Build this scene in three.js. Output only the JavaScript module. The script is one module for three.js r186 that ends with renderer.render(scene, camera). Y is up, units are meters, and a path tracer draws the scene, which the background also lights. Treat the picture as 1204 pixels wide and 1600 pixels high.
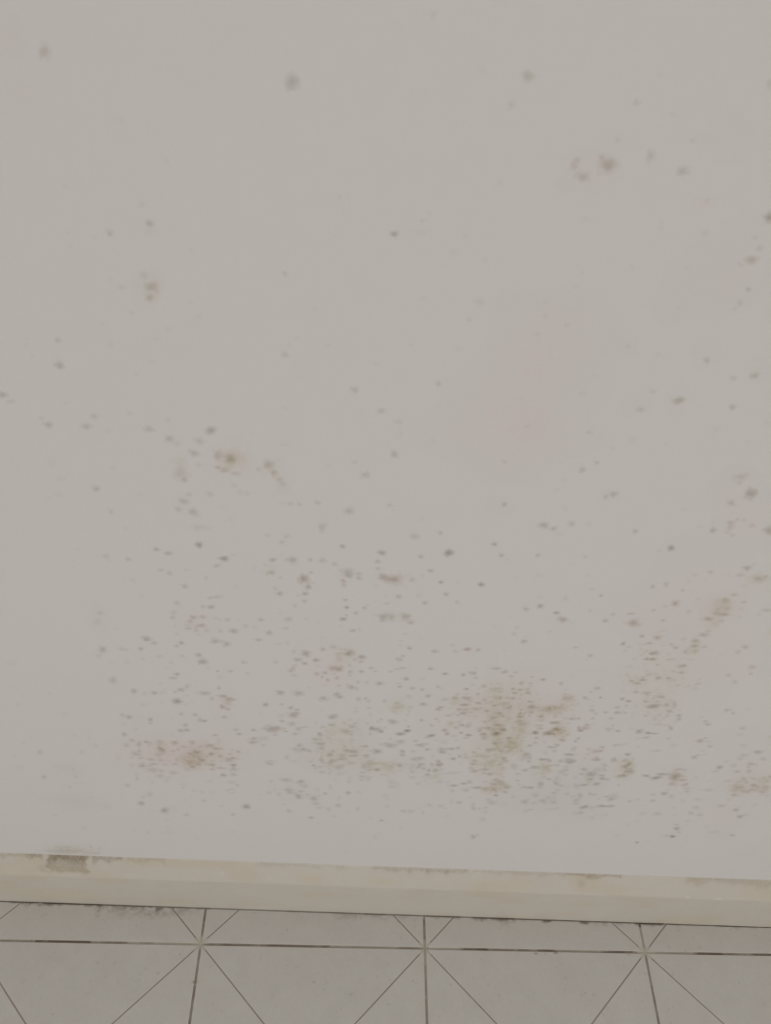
import * as THREE from 'three';
import { mergeGeometries } from 'three/addons/utils/BufferGeometryUtils.js';
import { RectAreaLightUniformsLib } from 'three/addons/lights/RectAreaLightUniformsLib.js';

// ---------------------------------------------------------------- camera, light, exposure
const scene = new THREE.Scene();
scene.background = new THREE.Color(0, 0, 0);
const camera = new THREE.PerspectiveCamera(60.83, 1204 / 1600, 0.02, 30);
camera.position.set(0, 1.2444, 0.4679);
camera.rotation.order = 'YXZ';
camera.rotation.set(-0.78928, -0.03621, 0.07164);
const renderer = new THREE.WebGLRenderer({ antialias: true });
renderer.toneMapping = THREE.LinearToneMapping;
renderer.toneMappingExposure = 1.0;
renderer.shadowMap.enabled = true;
RectAreaLightUniformsLib.init();

// room: the mouldy wall is z = 0, the room lies towards +z
const ROOM = { x0: -2.0, x1: 2.4, z1: 4.6, h: 2.5, t: 0.12 };
const LAMP = { x: 0.2, z: 3.5, w: 0.9, d: 0.9, power: 28.6 };
{
  const l = new THREE.RectAreaLight(new THREE.Color(0.985, 0.975, 1.0), LAMP.power, LAMP.w, LAMP.d);
  l.position.set(LAMP.x, ROOM.h - 0.062, LAMP.z);
  l.rotation.x = -Math.PI / 2;
  scene.add(l);
}

// ---------------------------------------------------------------- helpers
function rng(seed) {
  let a = seed >>> 0;
  return () => { a = (a + 0x6D2B79F5) >>> 0; let t = a; t = Math.imul(t ^ (t >>> 15), t | 1); t ^= t + Math.imul(t ^ (t >>> 7), t | 61); return ((t ^ (t >>> 14)) >>> 0) / 4294967296; };
}
function hash(x, y, s) { let h = Math.imul(x | 0, 374761393) ^ Math.imul(y | 0, 668265263) ^ Math.imul(s | 0, 1274126177); h = Math.imul(h ^ (h >>> 13), 1274126177); return ((h ^ (h >>> 16)) >>> 0) / 4294967296; }
function vnoise(x, y, s = 0, px = 0, py = 0) {           // value noise 0..1; px, py: period in cells (0: none)
  const xi = Math.floor(x), yi = Math.floor(y); let fx = x - xi, fy = y - yi;
  fx = fx * fx * (3 - 2 * fx); fy = fy * fy * (3 - 2 * fy);
  const w = (v, p) => p ? ((v % p) + p) % p : v;
  const a = hash(w(xi, px), w(yi, py), s), b = hash(w(xi + 1, px), w(yi, py), s), c = hash(w(xi, px), w(yi + 1, py), s), d = hash(w(xi + 1, px), w(yi + 1, py), s);
  return (a + (b - a) * fx) * (1 - fy) + (c + (d - c) * fx) * fy;
}
const clamp = (v, a = 0, b = 1) => Math.min(b, Math.max(a, v));
const smooth = (a, b, v) => { const t = clamp((v - a) / (b - a)); return t * t * (3 - 2 * t); };
const toSRGB = v => { v = clamp(v); return v <= 0.0031308 ? v * 12.92 : 1.055 * Math.pow(v, 1 / 2.4) - 0.055; };
// a colour map from a Float32Array of linear rgb
function colourMap(lin, w, h, wrap = THREE.ClampToEdgeWrapping) {
  const d = new Uint8Array(w * h * 4);
  for (let i = 0; i < w * h; i++) {
    for (let c = 0; c < 3; c++) d[i * 4 + c] = Math.round(255 * toSRGB(lin[i * 3 + c]));
    d[i * 4 + 3] = 255;
  }
  const t = new THREE.DataTexture(d, w, h, THREE.RGBAFormat);
  t.colorSpace = THREE.SRGBColorSpace; t.magFilter = THREE.LinearFilter; t.minFilter = THREE.LinearFilter;
  t.wrapS = t.wrapT = wrap; t.needsUpdate = true;
  return t;
}
function heightMap(fn, w, h) {
  const d = new Uint8Array(w * h * 4);
  for (let y = 0; y < h; y++) for (let x = 0; x < w; x++) { const v = Math.round(255 * clamp(fn(x / w, y / h))), i = (y * w + x) * 4; d[i] = d[i + 1] = d[i + 2] = v; d[i + 3] = 255; }
  const t = new THREE.DataTexture(d, w, h, THREE.RGBAFormat);
  t.magFilter = THREE.LinearFilter; t.minFilter = THREE.LinearFilter; t.wrapS = t.wrapT = THREE.RepeatWrapping; t.needsUpdate = true;
  return t;
}
function shade(o) { o.castShadow = true; o.receiveShadow = true; return o; }
function structure(name, geometry, material, label, category) {
  const m = shade(new THREE.Mesh(geometry, material)); m.name = name; m.userData = { kind: 'structure', label, category }; scene.add(m); return m;
}
function box(x0, x1, y0, y1, z0, z1) { const g = new THREE.BoxGeometry(x1 - x0, y1 - y0, z1 - z0); g.translate((x0 + x1) / 2, (y0 + y1) / 2, (z0 + z1) / 2); return g; }

// ---------------------------------------------------------------- the mould on the wall
// rows: x, y on the wall (0.1 mm, from the point below the camera and from the floor), half-axes (0.1 mm), turn (degrees), density 1-9
const GREY_MOULD = [
  [-466,10804,30,27,64,6], [-433,10816,17,15,29,2], [-1368,10564,18,14,29,1], [-1742,10180,18,13,35,1], [-1324,10098,20,15,62,1], [-1333,10097,19,15,51,1], [-1156,10354,15,13,47,1], [-1294,9989,21,17,27,2],
  [1452,10534,29,17,111,4], [1649,10461,27,21,148,5], [1664,10479,13,10,157,2], [1306,10803,18,15,146,3], [1257,10608,18,14,157,2], [1652,10625,16,13,155,2], [666,10756,18,16,167,2], [492,10920,18,15,172,1],
  [229,11150,14,13,175,2], [668,10335,18,14,173,1], [2214,10226,33,24,155,4], [1396,10940,14,11,148,1], [1510,10753,14,11,160,1], [-1299,9988,20,17,44,4], [-1309,9947,31,25,54,1], [-1540,9909,21,17,45,4],
  [-1632,9879,18,13,20,1], [-1528,9558,24,14,11,2], [-1589,9608,16,12,25,1], [-1696,9283,19,15,32,1], [-1494,9379,15,11,61,2], [-2000,9147,23,17,25,4], [-2034,8946,26,20,36,6], [-2033,8977,53,21,75,1],
  [-2475,8680,31,20,21,6], [-2431,8628,30,14,9,3], [-2056,8636,21,16,41,1], [-1360,9202,25,19,19,1], [-1283,9275,21,17,46,1], [-1668,9132,26,20,27,1], [-1086,9373,22,17,17,1], [-1540,8905,16,13,42,1],
  [-1419,9023,15,12,40,1], [-2196,9017,15,11,50,1], [-2199,9148,17,13,40,1], [-2211,9099,15,11,49,1], [-1633,8576,20,13,14,2], [-1887,8541,21,15,17,2], [-1787,9903,12,10,39,1], [-1787,9812,18,12,16,1],
  [-1119,9477,16,13,64,1], [-1077,9830,13,11,42,1], [106,10003,20,16,3,7], [261,10094,15,12,1,2], [258,10022,37,14,3,1], [-533,9712,18,15,18,3], [-552,9126,22,20,58,3], [-522,9198,17,15,67,1],
  [-471,9253,16,15,67,1], [-96,8869,25,21,86,4], [655,9583,25,21,105,2], [601,9459,17,16,116,2], [41,9095,18,18,75,1], [-271,9216,13,12,69,1], [255,9251,13,11,96,1], [461,9907,30,15,97,1],
  [-357,9475,13,12,21,1], [-566,8683,15,14,51,1], [-215,10209,15,9,89,1], [303,9589,13,13,114,1], [293,10140,15,14,108,1], [517,10011,21,15,100,1], [647,9869,19,15,104,1], [553,9234,20,19,125,1],
  [2211,10226,26,19,137,6], [2251,9770,18,13,131,5], [1879,10111,19,15,142,2], [2385,9118,24,19,150,3], [2455,8878,24,18,149,5], [1631,9322,19,15,128,2], [1420,8933,20,16,170,2], [1881,8979,20,14,172,2],
  [1519,9872,23,12,109,1], [1624,10134,27,12,109,1], [1233,9817,14,12,140,1], [1218,9722,13,11,158,1], [1186,10158,16,14,130,1], [1838,9888,16,12,161,1], [1469,9081,14,12,126,1], [1843,9271,21,14,117,1],
  [-2222,8434,29,22,42,5], [-2257,8496,18,14,37,2], [-1959,8435,33,19,11,5], [-1517,8440,31,24,24,4], [-1394,8358,29,24,37,5], [-1377,8529,20,16,29,2], [-1339,8318,30,24,57,2], [-1230,8232,31,24,18,5],
  [-1181,8353,29,24,36,4], [-1091,8455,36,27,14,7], [-1208,8127,24,18,19,2], [-975,8191,30,26,54,7], [-1327,7962,29,17,78,4], [-1357,7739,33,22,13,5], [-1410,7649,24,20,32,4], [-1313,7814,19,15,61,3],
  [-1303,7638,30,25,46,5], [-1283,7600,38,31,30,2], [-2000,7827,30,23,48,5], [-1930,7594,27,19,67,3], [-1154,7833,25,21,33,3], [-966,7936,23,20,57,2], [-923,7866,25,21,31,2], [-871,7854,25,21,30,2],
  [-1287,7462,34,26,18,2], [-1223,7461,27,19,13,1], [-1291,7258,29,23,65,6], [-1105,7103,30,23,17,6], [-1175,7009,22,18,26,2], [-1640,7180,28,17,12,4], [-1552,7142,30,22,19,3], [-2062,7070,29,20,19,3],
  [-1882,7045,26,20,27,2], [-2047,7019,25,19,36,1], [-2245,7914,30,23,40,1], [-2288,7751,30,23,48,1], [-1670,7787,28,21,23,1], [-1072,7694,22,18,56,1], [-1013,7559,22,19,59,1], [-1640,6925,25,16,12,2],
  [-1571,6892,26,21,53,2], [-1276,6852,22,17,70,2], [-1461,6736,24,20,51,2], [-1429,6942,28,16,9,1], [-1888,6784,26,21,30,1], [-2273,7142,20,14,24,1], [-2345,6999,19,14,34,1], [-2247,6322,28,22,35,3],
  [-2293,6189,42,28,66,2], [-2141,6092,22,17,32,1], [-795,8440,16,13,71,1], [-1031,7151,18,15,27,1], [-1839,8051,23,18,49,1], [-1810,8396,29,22,28,1], [-1881,8529,27,18,16,2], [-2280,8075,48,26,70,1],
  [-1847,7420,21,16,60,1], [-2376,7712,22,15,61,1], [-1256,7459,67,24,5,1], [-623,8016,22,19,20,4], [-604,7970,24,20,75,3], [-774,8104,20,18,50,3], [-613,7926,66,47,82,1], [-576,8356,27,18,8,1],
  [-626,8211,23,18,13,1], [201,8315,30,24,93,5], [1,8101,31,27,10,4], [-80,8221,20,18,16,2], [-271,8186,23,14,6,1], [-345,7789,25,22,74,4], [-554,7764,29,18,7,3], [-485,7762,21,19,63,3],
  [-619,7765,21,19,61,1], [-108,7716,32,26,87,5], [201,7800,25,19,92,3], [226,7751,11,11,76,2], [-313,7531,43,25,88,4], [-744,7403,24,15,8,3], [-594,7401,24,21,30,3], [-630,7332,23,20,69,3],
  [-152,7319,23,22,60,3], [411,7470,32,29,1,4], [608,7522,20,19,162,4], [695,7295,33,29,102,6], [166,7262,28,27,74,4], [476,7237,21,20,141,3], [135,7152,21,20,54,3], [1045,7424,23,20,113,4],
  [1118,7290,21,15,104,3], [454,7667,20,19,175,1], [571,7069,23,19,2,2], [672,6930,20,19,154,3], [1003,6923,25,23,115,5], [731,6779,28,23,100,2], [832,6675,23,16,99,2], [559,6648,26,22,97,2],
  [213,8613,26,17,4,2], [-210,7095,23,21,22,2], [230,8505,48,18,94,1], [145,7066,21,18,9,2], [1656,8328,19,15,117,4], [1849,8021,26,22,137,6], [1800,7991,21,18,133,4], [1396,7658,33,26,173,6],
  [1476,7627,24,21,155,5], [1606,7690,27,23,129,4], [1525,7848,22,19,144,1], [1732,7696,26,19,175,1], [2111,7638,22,18,157,5], [2441,7467,30,23,131,5], [2357,7434,22,17,131,1], [2853,8093,47,32,124,8],
  [2747,7988,31,22,125,5], [2704,7689,27,21,145,6], [3133,7713,45,32,132,7], [2882,8269,23,17,131,1], [1412,7312,18,15,114,2], [1786,7327,16,13,122,1], [2105,8531,19,13,118,1], [1852,8558,38,27,172,1],
  [2405,8684,28,21,157,1], [1418,8046,22,19,162,1], [1454,8145,22,19,129,1], [1739,8463,21,17,126,1], [2735,8758,28,21,156,1], [2664,8580,29,17,118,1], [2415,7899,22,18,134,1], [2673,7777,60,13,108,1],
  [1525,7570,30,24,171,1], [2599,7725,25,14,177,1], [-2315,5774,52,30,72,6], [-2377,5671,35,22,69,2], [-2311,5277,48,26,75,5], [-2272,5566,25,15,72,1], [-2962,5010,32,18,69,1], [-3327,4786,33,18,68,1],
  [-3321,3851,43,22,71,4], [-3449,4018,28,13,71,2], [-3621,3747,39,21,67,1], [-3408,3294,41,22,70,5], [-3051,3332,31,20,66,2], [-2890,4232,37,25,63,1], [-2740,4180,41,25,69,1], [-2874,3890,43,30,63,2],
  [-2706,4031,34,25,57,2], [-3618,3507,54,32,16,1], [-3168,3081,32,20,66,2], [-3226,3097,27,18,63,1], [-3214,3562,33,24,45,1], [-3041,3505,31,22,60,1], [-3483,2348,36,21,67,2], [-3200,2048,38,26,61,2],
  [-2845,2651,78,43,73,1], [-3058,3189,63,24,7,1], [-2967,2852,33,23,64,1], [-3119,1471,47,30,67,2], [-2602,2028,36,20,75,1], [-2446,1988,30,13,79,2], [-2189,2137,36,18,79,1], [-2424,2748,44,24,76,3],
  [-2506,3159,36,19,76,1], [-1854,1835,44,35,63,1], [-1404,2068,42,30,75,1], [-1201,2762,49,32,80,5], [-1376,2553,34,22,79,1], [-2198,2003,67,46,16,1], [-2910,4629,39,28,59,1], [-3573,1338,193,63,7,3],
  [-3283,1312,83,38,9,2], [-3098,3510,151,110,28,1], [-3186,2730,256,154,15,1], [-3212,5492,57,36,61,1], [-1641,7182,23,18,30,3], [-1553,7140,28,20,16,3], [-1290,7256,28,17,79,5], [-1104,7105,33,22,10,6],
  [-1172,7011,25,17,12,3], [-1883,7044,23,18,32,2], [-1572,6900,33,24,71,2], [-1635,6928,22,14,12,2], [-1426,6944,23,12,8,1], [-1274,6855,18,14,22,1], [-1463,6734,25,20,59,3], [-1498,6755,11,9,43,2],
  [-1339,6654,13,10,67,1], [-1885,6781,28,22,44,1], [-1855,6569,30,22,67,1], [-1561,6503,30,22,70,4], [-1600,6369,28,23,42,3], [-1618,6296,27,22,45,4], [-1267,6591,22,14,11,4], [-1207,6609,38,16,6,4],
  [-1342,6467,21,16,71,4], [-1269,6467,30,23,18,6], [-1237,6314,25,20,25,2], [-1207,6291,16,13,67,2], [-1143,6297,25,21,24,4], [-1051,6299,14,12,54,2], [-1102,6142,32,27,32,6], [-1216,6126,29,20,76,3],
  [-1606,6059,21,16,66,2], [-1892,5974,38,28,20,6], [-1420,6060,17,12,15,2], [-1616,6163,25,15,77,1], [-1027,7159,19,11,8,1], [-1039,6759,31,19,81,1], [-1140,7038,19,12,9,2], [-1530,6454,24,17,17,1],
  [-714,7113,30,23,14,7], [-777,7046,17,15,49,2], [-555,7127,37,33,28,6], [-662,6899,19,17,46,3], [-407,7134,22,15,85,6], [-314,7136,30,26,17,4], [-212,7097,20,19,61,2], [-149,7313,20,17,12,4],
  [-404,6981,14,12,15,5], [-394,6848,18,16,74,2], [-433,6793,28,19,85,7], [-457,6706,24,20,80,7], [-516,6674,14,12,73,3], [-465,6607,23,21,43,4], [-543,6536,23,16,84,3], [-673,6690,27,21,78,6],
  [-708,6756,25,21,74,3], [-674,6425,24,16,83,1], [-612,6346,28,24,71,4], [-454,6363,20,18,63,2], [-851,6317,26,19,12,5], [-634,6212,28,21,12,3], [-782,6134,31,25,17,5], [-990,6218,22,19,39,3],
  [-908,6202,18,16,47,2], [-883,6031,25,13,7,4], [-105,7002,40,38,68,6], [-96,6959,27,26,60,5], [-130,6837,28,19,88,4], [-18,6989,21,20,23,4], [-9,6936,23,18,7,5], [-116,6644,20,14,7,5],
  [-103,6541,18,17,52,8], [-105,6432,18,15,9,4], [-133,6379,28,22,10,8], [-23,6475,20,19,23,5], [48,6547,17,16,31,5], [74,6587,15,12,7,3], [-43,6220,26,19,7,5], [13,6238,25,17,90,2],
  [-152,6278,23,18,10,1], [-865,6994,27,14,84,1], [-637,7185,19,17,58,1], [-311,6098,20,18,46,1], [-348,6313,21,15,86,1], [165,7262,25,22,89,5], [138,7154,18,14,91,3], [140,7069,22,16,5,2],
  [188,7059,18,9,93,1], [431,6941,23,22,2,4], [361,6868,40,25,4,1], [331,6719,27,21,5,5], [227,6722,16,14,7,1], [476,7237,23,15,95,3], [572,7069,23,15,3,4], [512,7001,16,12,96,2],
  [693,7296,33,25,99,6], [668,6931,18,16,174,6], [1003,6923,22,20,153,6], [731,6775,20,18,173,4], [558,6651,20,19,178,4], [493,6737,23,20,3,2], [832,6679,20,18,105,2], [237,6620,24,16,5,4],
  [216,6435,45,31,92,6], [288,6440,36,28,92,5], [457,6366,28,24,4,6], [153,6453,20,18,9,2], [419,6203,21,14,4,3], [1193,6356,25,18,103,1], [1047,7417,20,15,179,4], [810,6946,23,16,1,1],
  [527,6793,23,13,4,1], [565,6141,17,13,3,1], [134,6846,22,18,90,1], [1121,7293,16,15,140,4], [1408,7316,19,17,117,3], [1170,7232,23,19,107,1], [1787,7322,19,13,110,2], [1849,7098,20,18,145,1],
  [1926,6926,18,15,164,2], [2024,6849,22,16,116,5], [1740,6797,34,19,105,2], [1456,7064,42,24,1,1], [1543,6675,27,21,174,8], [1424,6625,27,22,113,5], [1696,6592,22,19,134,8], [1770,6499,35,29,116,8],
  [2140,6513,24,20,138,6], [2181,6608,20,16,121,4], [1976,6641,18,13,113,3], [1388,6361,25,17,103,2], [1379,6267,24,19,107,3], [1690,6325,21,17,171,2], [1315,6499,18,13,104,1], [1858,6469,22,18,119,1],
  [1513,6793,36,22,180,1], [1696,7226,19,12,179,1], [1272,7039,16,13,171,1], [1489,6233,19,16,173,1], [2438,7466,25,21,148,5], [2356,7427,18,14,164,1], [3254,7148,38,29,142,4], [2419,6993,21,14,116,5],
  [3463,6750,37,21,176,4], [3419,6688,21,15,162,2], [2508,6315,24,18,121,6], [-1899,5947,23,13,9,5], [-1828,5907,28,23,35,5], [-1582,5929,26,22,46,6], [-1633,5877,23,19,44,5], [-1281,5971,36,28,21,6],
  [-1214,5979,18,14,21,4], [-1176,5937,32,28,35,6], [-2151,5803,23,18,35,3], [-2107,5789,26,16,13,3], [-1967,5807,24,19,45,6], [-1815,5702,26,19,20,3], [-1968,5653,22,17,60,2], [-1602,5726,23,19,59,3],
  [-1447,5748,29,25,41,6], [-1422,5649,39,32,61,8], [-1717,5608,28,17,76,2], [-1378,5546,22,17,66,2], [-1767,5518,24,15,12,1], [-1295,5506,17,13,25,5], [-1173,5513,28,16,8,4], [-1281,5410,27,21,19,2],
  [-1684,5429,25,20,27,6], [-1727,5358,39,21,9,4], [-1856,5259,25,19,22,1], [-2135,5102,40,24,74,6], [-2035,5072,35,26,66,2], [-1940,5088,33,26,49,6], [-1867,5094,31,17,9,2], [-1838,5148,23,14,75,2],
  [-1677,5163,33,26,64,6], [-1740,5125,21,14,74,4], [-1612,5223,32,22,74,4], [-1577,5267,15,10,75,2], [-1629,5064,26,20,22,2], [-1449,5120,52,26,7,6], [-1391,5022,27,20,72,4], [-1735,4953,47,39,38,9],
  [-1589,4956,26,18,72,1], [-2083,4866,27,21,54,2], [-2028,4899,25,20,56,1], [-1896,4918,25,20,57,1], [-1307,5217,28,16,80,5], [-1282,5082,40,26,11,7], [-1300,4695,27,23,61,5], [-1725,4723,27,19,72,4],
  [-1590,4721,27,21,68,5], [-1545,4620,37,27,72,5], [-1501,4609,23,19,35,7], [-2047,4597,38,23,74,6], [-2055,4521,30,19,73,3], [-2256,4627,38,28,63,6], [-2320,4657,28,22,55,4], [-2228,4406,27,20,59,2],
  [-2362,4281,32,23,63,4], [-1710,4513,32,23,71,5], [-1767,4409,33,26,62,6], [-1703,4424,30,25,38,6], [-1197,4467,28,21,73,4], [-1170,4383,22,19,57,4], [-1421,4345,28,17,10,4], [-1051,5661,22,9,85,3],
  [-2131,5595,32,23,67,1], [-1663,4897,24,19,23,1], [-1503,5339,25,16,11,1], [-1831,4639,26,22,48,1], [-2169,4624,21,14,69,1], [-1640,4918,20,14,72,1], [-883,6015,25,14,7,4], [-704,5975,27,19,10,2],
  [-627,5992,26,19,82,2], [-466,5843,40,35,74,8], [-572,5869,22,17,79,3], [-541,5738,36,23,8,6], [-475,5685,25,20,14,7], [-367,5747,26,24,43,7], [-744,5689,26,23,63,3], [-1027,5661,22,17,15,3],
  [-1016,5491,23,19,67,3], [-585,5609,25,21,69,4], [-610,5558,27,24,30,5], [-581,5487,23,20,73,3], [-563,5656,20,17,18,3], [45,5826,31,30,25,8], [-60,5684,24,18,88,3], [-56,5525,23,14,89,3],
  [134,5660,24,16,91,4], [52,5594,22,19,11,7], [25,5419,23,16,89,4], [108,5416,23,16,90,3], [-39,5332,29,27,26,7], [18,5305,29,18,90,4], [-78,5376,16,12,87,2], [-722,5179,40,32,74,7],
  [-543,5187,48,31,8,6], [-168,5196,33,31,29,6], [-146,5141,33,22,7,6], [-304,5111,38,33,77,6], [-379,5124,25,15,7,1], [37,5125,26,23,84,5], [105,5141,21,14,90,5], [138,5098,19,17,85,4],
  [19,4963,15,13,86,4], [15,4901,27,19,89,3], [-871,4959,30,26,28,7], [-716,4976,27,17,84,4], [-623,4920,29,26,44,6], [-562,4887,22,19,26,6], [-566,4823,32,21,9,5], [-205,4794,45,34,9,6],
  [-221,4759,26,20,10,4], [-376,4667,18,15,80,3], [-927,4786,28,21,78,1], [-317,4900,20,18,56,1], [-1019,4470,25,20,22,6], [-561,4521,29,24,78,5], [-512,4561,48,16,5,4], [-312,4585,25,23,58,4],
  [-21,4613,28,24,13,5], [16,4676,24,17,89,4], [139,4686,26,20,8,3], [174,4597,25,15,91,6], [-40,4743,19,18,22,3], [144,4973,23,19,9,3], [164,4857,20,15,89,3], [-345,4454,24,21,17,4],
  [-274,4501,30,28,57,2], [471,5993,21,19,4,7], [387,6028,19,13,4,2], [394,6102,15,13,5,2], [329,5913,13,12,90,1], [705,5964,31,21,3,6], [859,6068,20,19,132,3], [892,5977,27,20,2,3],
  [1094,6010,23,21,169,5], [424,5870,19,15,5,6], [393,5806,29,22,5,5], [368,5829,14,13,17,4], [434,5680,24,15,4,5], [389,5656,28,15,4,4], [321,5613,20,17,7,4], [179,5608,14,14,43,4],
  [153,5655,16,12,7,3], [486,5642,17,12,94,1], [689,5683,26,22,1,6], [832,5610,26,17,3,8], [480,5500,27,26,86,7], [630,5511,21,20,99,2], [1004,5610,21,18,103,7], [1059,5652,17,16,109,5],
  [1103,5638,24,20,103,7], [1132,5570,26,22,104,4], [1112,5725,21,18,105,2], [228,5407,34,27,7,7], [423,5367,20,18,7,6], [410,5424,18,14,5,3], [545,5351,24,24,5,5], [643,5336,25,20,95,5],
  [787,5394,22,16,97,5], [828,5360,18,12,97,2], [1121,5454,18,18,147,3], [705,5226,26,23,97,6], [671,5077,33,25,4,7], [852,5040,27,19,3,7], [829,4998,27,19,3,7], [870,5178,33,19,4,4],
  [526,5209,30,27,93,3], [294,5113,26,19,91,4], [555,5013,27,21,94,2], [539,4865,18,15,93,3], [278,4776,21,18,8,4], [245,4728,18,15,89,4], [393,4735,43,32,6,7], [519,4774,24,15,94,2],
  [678,4786,20,19,98,6], [825,4823,21,20,178,4], [862,4766,16,13,97,3], [788,4696,20,19,102,5], [557,4656,22,17,93,5], [549,4580,25,24,89,8], [239,4585,45,29,6,7], [324,4618,16,15,85,3],
  [286,4539,23,20,88,5], [477,4506,41,23,5,6], [195,4598,33,17,92,6], [810,4510,26,19,4,6], [849,4908,16,15,104,2], [1484,6166,27,22,172,6], [1965,6110,23,13,1,4], [2116,5995,22,19,154,5],
  [2098,5933,12,10,165,2], [1487,5682,18,15,170,4], [1762,5582,22,19,166,8], [1940,5535,22,18,115,5], [2013,5652,16,13,120,2], [1743,5801,14,13,143,1], [2307,5755,22,14,178,1], [2294,5593,20,14,176,1],
  [1333,6020,21,19,163,1], [2254,5410,21,17,125,4], [2216,5311,19,15,171,7], [2245,5285,17,13,172,5], [2365,5326,15,12,117,8], [2401,5306,12,9,117,2], [2027,5286,29,25,160,4], [1896,5102,26,22,160,4],
  [2339,5091,25,21,139,5], [2383,5038,20,16,120,4], [2058,4722,32,24,176,5], [2318,5162,23,19,168,2], [3234,5625,26,21,146,3], [3210,5539,28,22,137,2], [2654,5283,25,18,172,8], [2917,5212,49,37,168,9],
  [3207,5060,26,20,161,5], [3226,4996,29,18,115,5], [3637,5189,29,19,122,5], [3898,4876,34,26,140,4], [3847,5237,25,17,172,1], [2992,4716,28,20,173,5], [3053,4710,28,12,2,4], [2806,4784,26,20,124,2],
  [-2152,4145,30,21,18,6], [-2107,4123,27,19,69,3], [-2136,4077,20,16,42,3], [-1284,3645,43,30,78,5], [-1517,3622,29,21,16,5], [-1422,3653,44,21,7,5], [-1408,3497,35,27,69,7], [-1294,3516,39,28,77,4],
  [-2174,3547,51,41,53,4], [-2080,3540,34,23,73,4], [-2108,3428,39,30,24,4], [-2372,3344,35,21,74,4], [-2365,3430,35,23,71,2], [-2053,3313,36,23,74,2], [-2217,3276,26,21,36,2], [-2019,3392,29,19,14,3],
  [-2506,3169,39,21,75,3], [-1871,3249,48,20,7,2], [-1880,3173,24,20,52,2], [-2283,2977,58,28,78,3], [-2369,2905,31,22,22,3], [-2410,2745,49,29,75,5], [-2167,2585,58,45,61,8], [-1922,2495,32,26,58,4],
  [-1681,3076,36,21,79,2], [-1774,3106,25,20,53,2], [-1682,2874,30,21,73,3], [-1821,2944,22,18,54,1], [-1576,3341,48,27,9,2], [-1324,3341,48,29,10,3], [-1270,3269,33,23,77,3], [-1387,3145,27,22,24,3],
  [-1331,3174,34,22,11,3], [-1337,3090,32,20,11,2], [-1566,3085,52,26,81,1], [-1491,2752,25,19,70,2], [-1367,2551,39,22,81,3], [-1206,4023,27,20,76,6], [-1170,4382,22,19,57,3], [-2362,4285,39,19,76,3],
  [-2170,2341,34,25,19,1], [-2305,2552,34,24,69,1], [-2625,2911,43,14,79,1], [-2505,3781,70,25,79,1], [-1889,2879,38,24,76,1], [-2050,2654,82,29,81,1], [-1017,4313,28,24,38,5], [-1041,4226,48,42,31,6],
  [-930,4173,31,22,80,3], [-339,4449,25,20,83,4], [-334,4411,26,21,12,5], [-389,4335,43,29,86,5], [-334,4333,30,20,86,4], [-345,4257,49,30,7,6], [-312,4227,30,20,87,4], [-334,4160,31,28,64,5],
  [-374,4084,21,19,41,2], [-557,4197,31,26,73,6], [-519,4124,31,27,74,7], [-598,4118,34,26,13,4], [-571,4069,25,20,14,3], [-452,4100,32,22,9,5], [-664,4135,19,17,41,1], [-7,4351,19,18,76,4],
  [-78,4206,25,17,8,5], [-66,4137,31,22,8,7], [7,4114,56,40,7,7], [-2,4024,27,20,8,6], [38,4036,23,20,15,6], [-239,4028,40,29,86,6], [-200,4104,31,18,88,3], [-109,4033,34,27,10,5],
  [-108,3955,52,36,8,5], [-324,3927,32,20,87,5], [-204,3909,37,34,68,5], [-15,3871,41,27,7,4], [-146,3768,38,36,51,5], [-100,3818,30,23,10,4], [-232,3842,51,27,89,3], [-341,3765,42,28,8,3],
  [-318,3649,31,25,80,4], [-121,3629,42,33,10,2], [-410,3787,21,15,84,8], [-388,3679,29,27,52,1], [122,4232,40,22,5,5], [150,4042,30,29,40,6], [194,3921,37,34,77,4], [135,3813,56,21,91,4],
  [186,3829,55,34,91,3], [123,3672,28,21,8,4], [119,3588,31,26,12,4], [116,3503,29,26,82,3], [191,3558,48,33,90,3], [201,3737,30,28,18,4], [-878,3838,53,27,7,3], [-909,3795,22,19,47,5],
  [-872,3774,24,20,67,5], [-963,3744,28,18,82,1], [-693,3932,41,23,86,3], [-621,3863,37,20,7,2], [-725,3437,44,38,27,5], [-891,3397,32,16,85,3], [-649,3407,34,23,83,2], [-555,3414,39,35,38,7],
  [-556,3328,23,21,58,3], [-507,3307,40,24,86,4], [-690,3200,50,44,32,5], [-686,3134,32,23,11,3], [-553,3191,39,30,13,4], [-585,3066,52,34,85,7], [-614,3115,24,21,61,4], [-482,3107,36,24,85,3],
  [-519,3040,25,23,34,1], [-923,3126,33,21,82,3], [-810,3094,34,22,83,3], [-858,3204,30,17,85,2], [-1026,3077,24,21,57,1], [-283,3159,31,24,83,6], [-25,3195,35,24,88,6], [-367,3243,45,19,89,2],
  [-410,3023,52,36,85,6], [-387,2907,44,40,50,4], [-350,2804,38,34,68,3], [-349,3105,26,22,78,2], [-135,2880,40,27,87,5], [-245,2772,54,27,89,3], [94,2813,48,20,91,3], [-1202,2768,59,32,83,6],
  [-705,2695,38,27,82,4], [-452,2543,31,25,79,7], [-182,2601,38,27,9,2], [-27,2709,27,17,89,1], [-224,3317,45,19,89,3], [-14,3542,27,16,89,3], [-18,3469,34,21,89,3], [-125,3059,52,17,90,2],
  [-755,2851,30,21,11,2], [101,3217,35,26,88,2], [-358,2391,40,25,86,1], [-1111,2635,31,24,18,1], [-178,3492,44,21,89,1], [-295,4282,43,20,89,2], [-263,4412,42,28,87,2], [173,4487,29,15,91,3],
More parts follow.
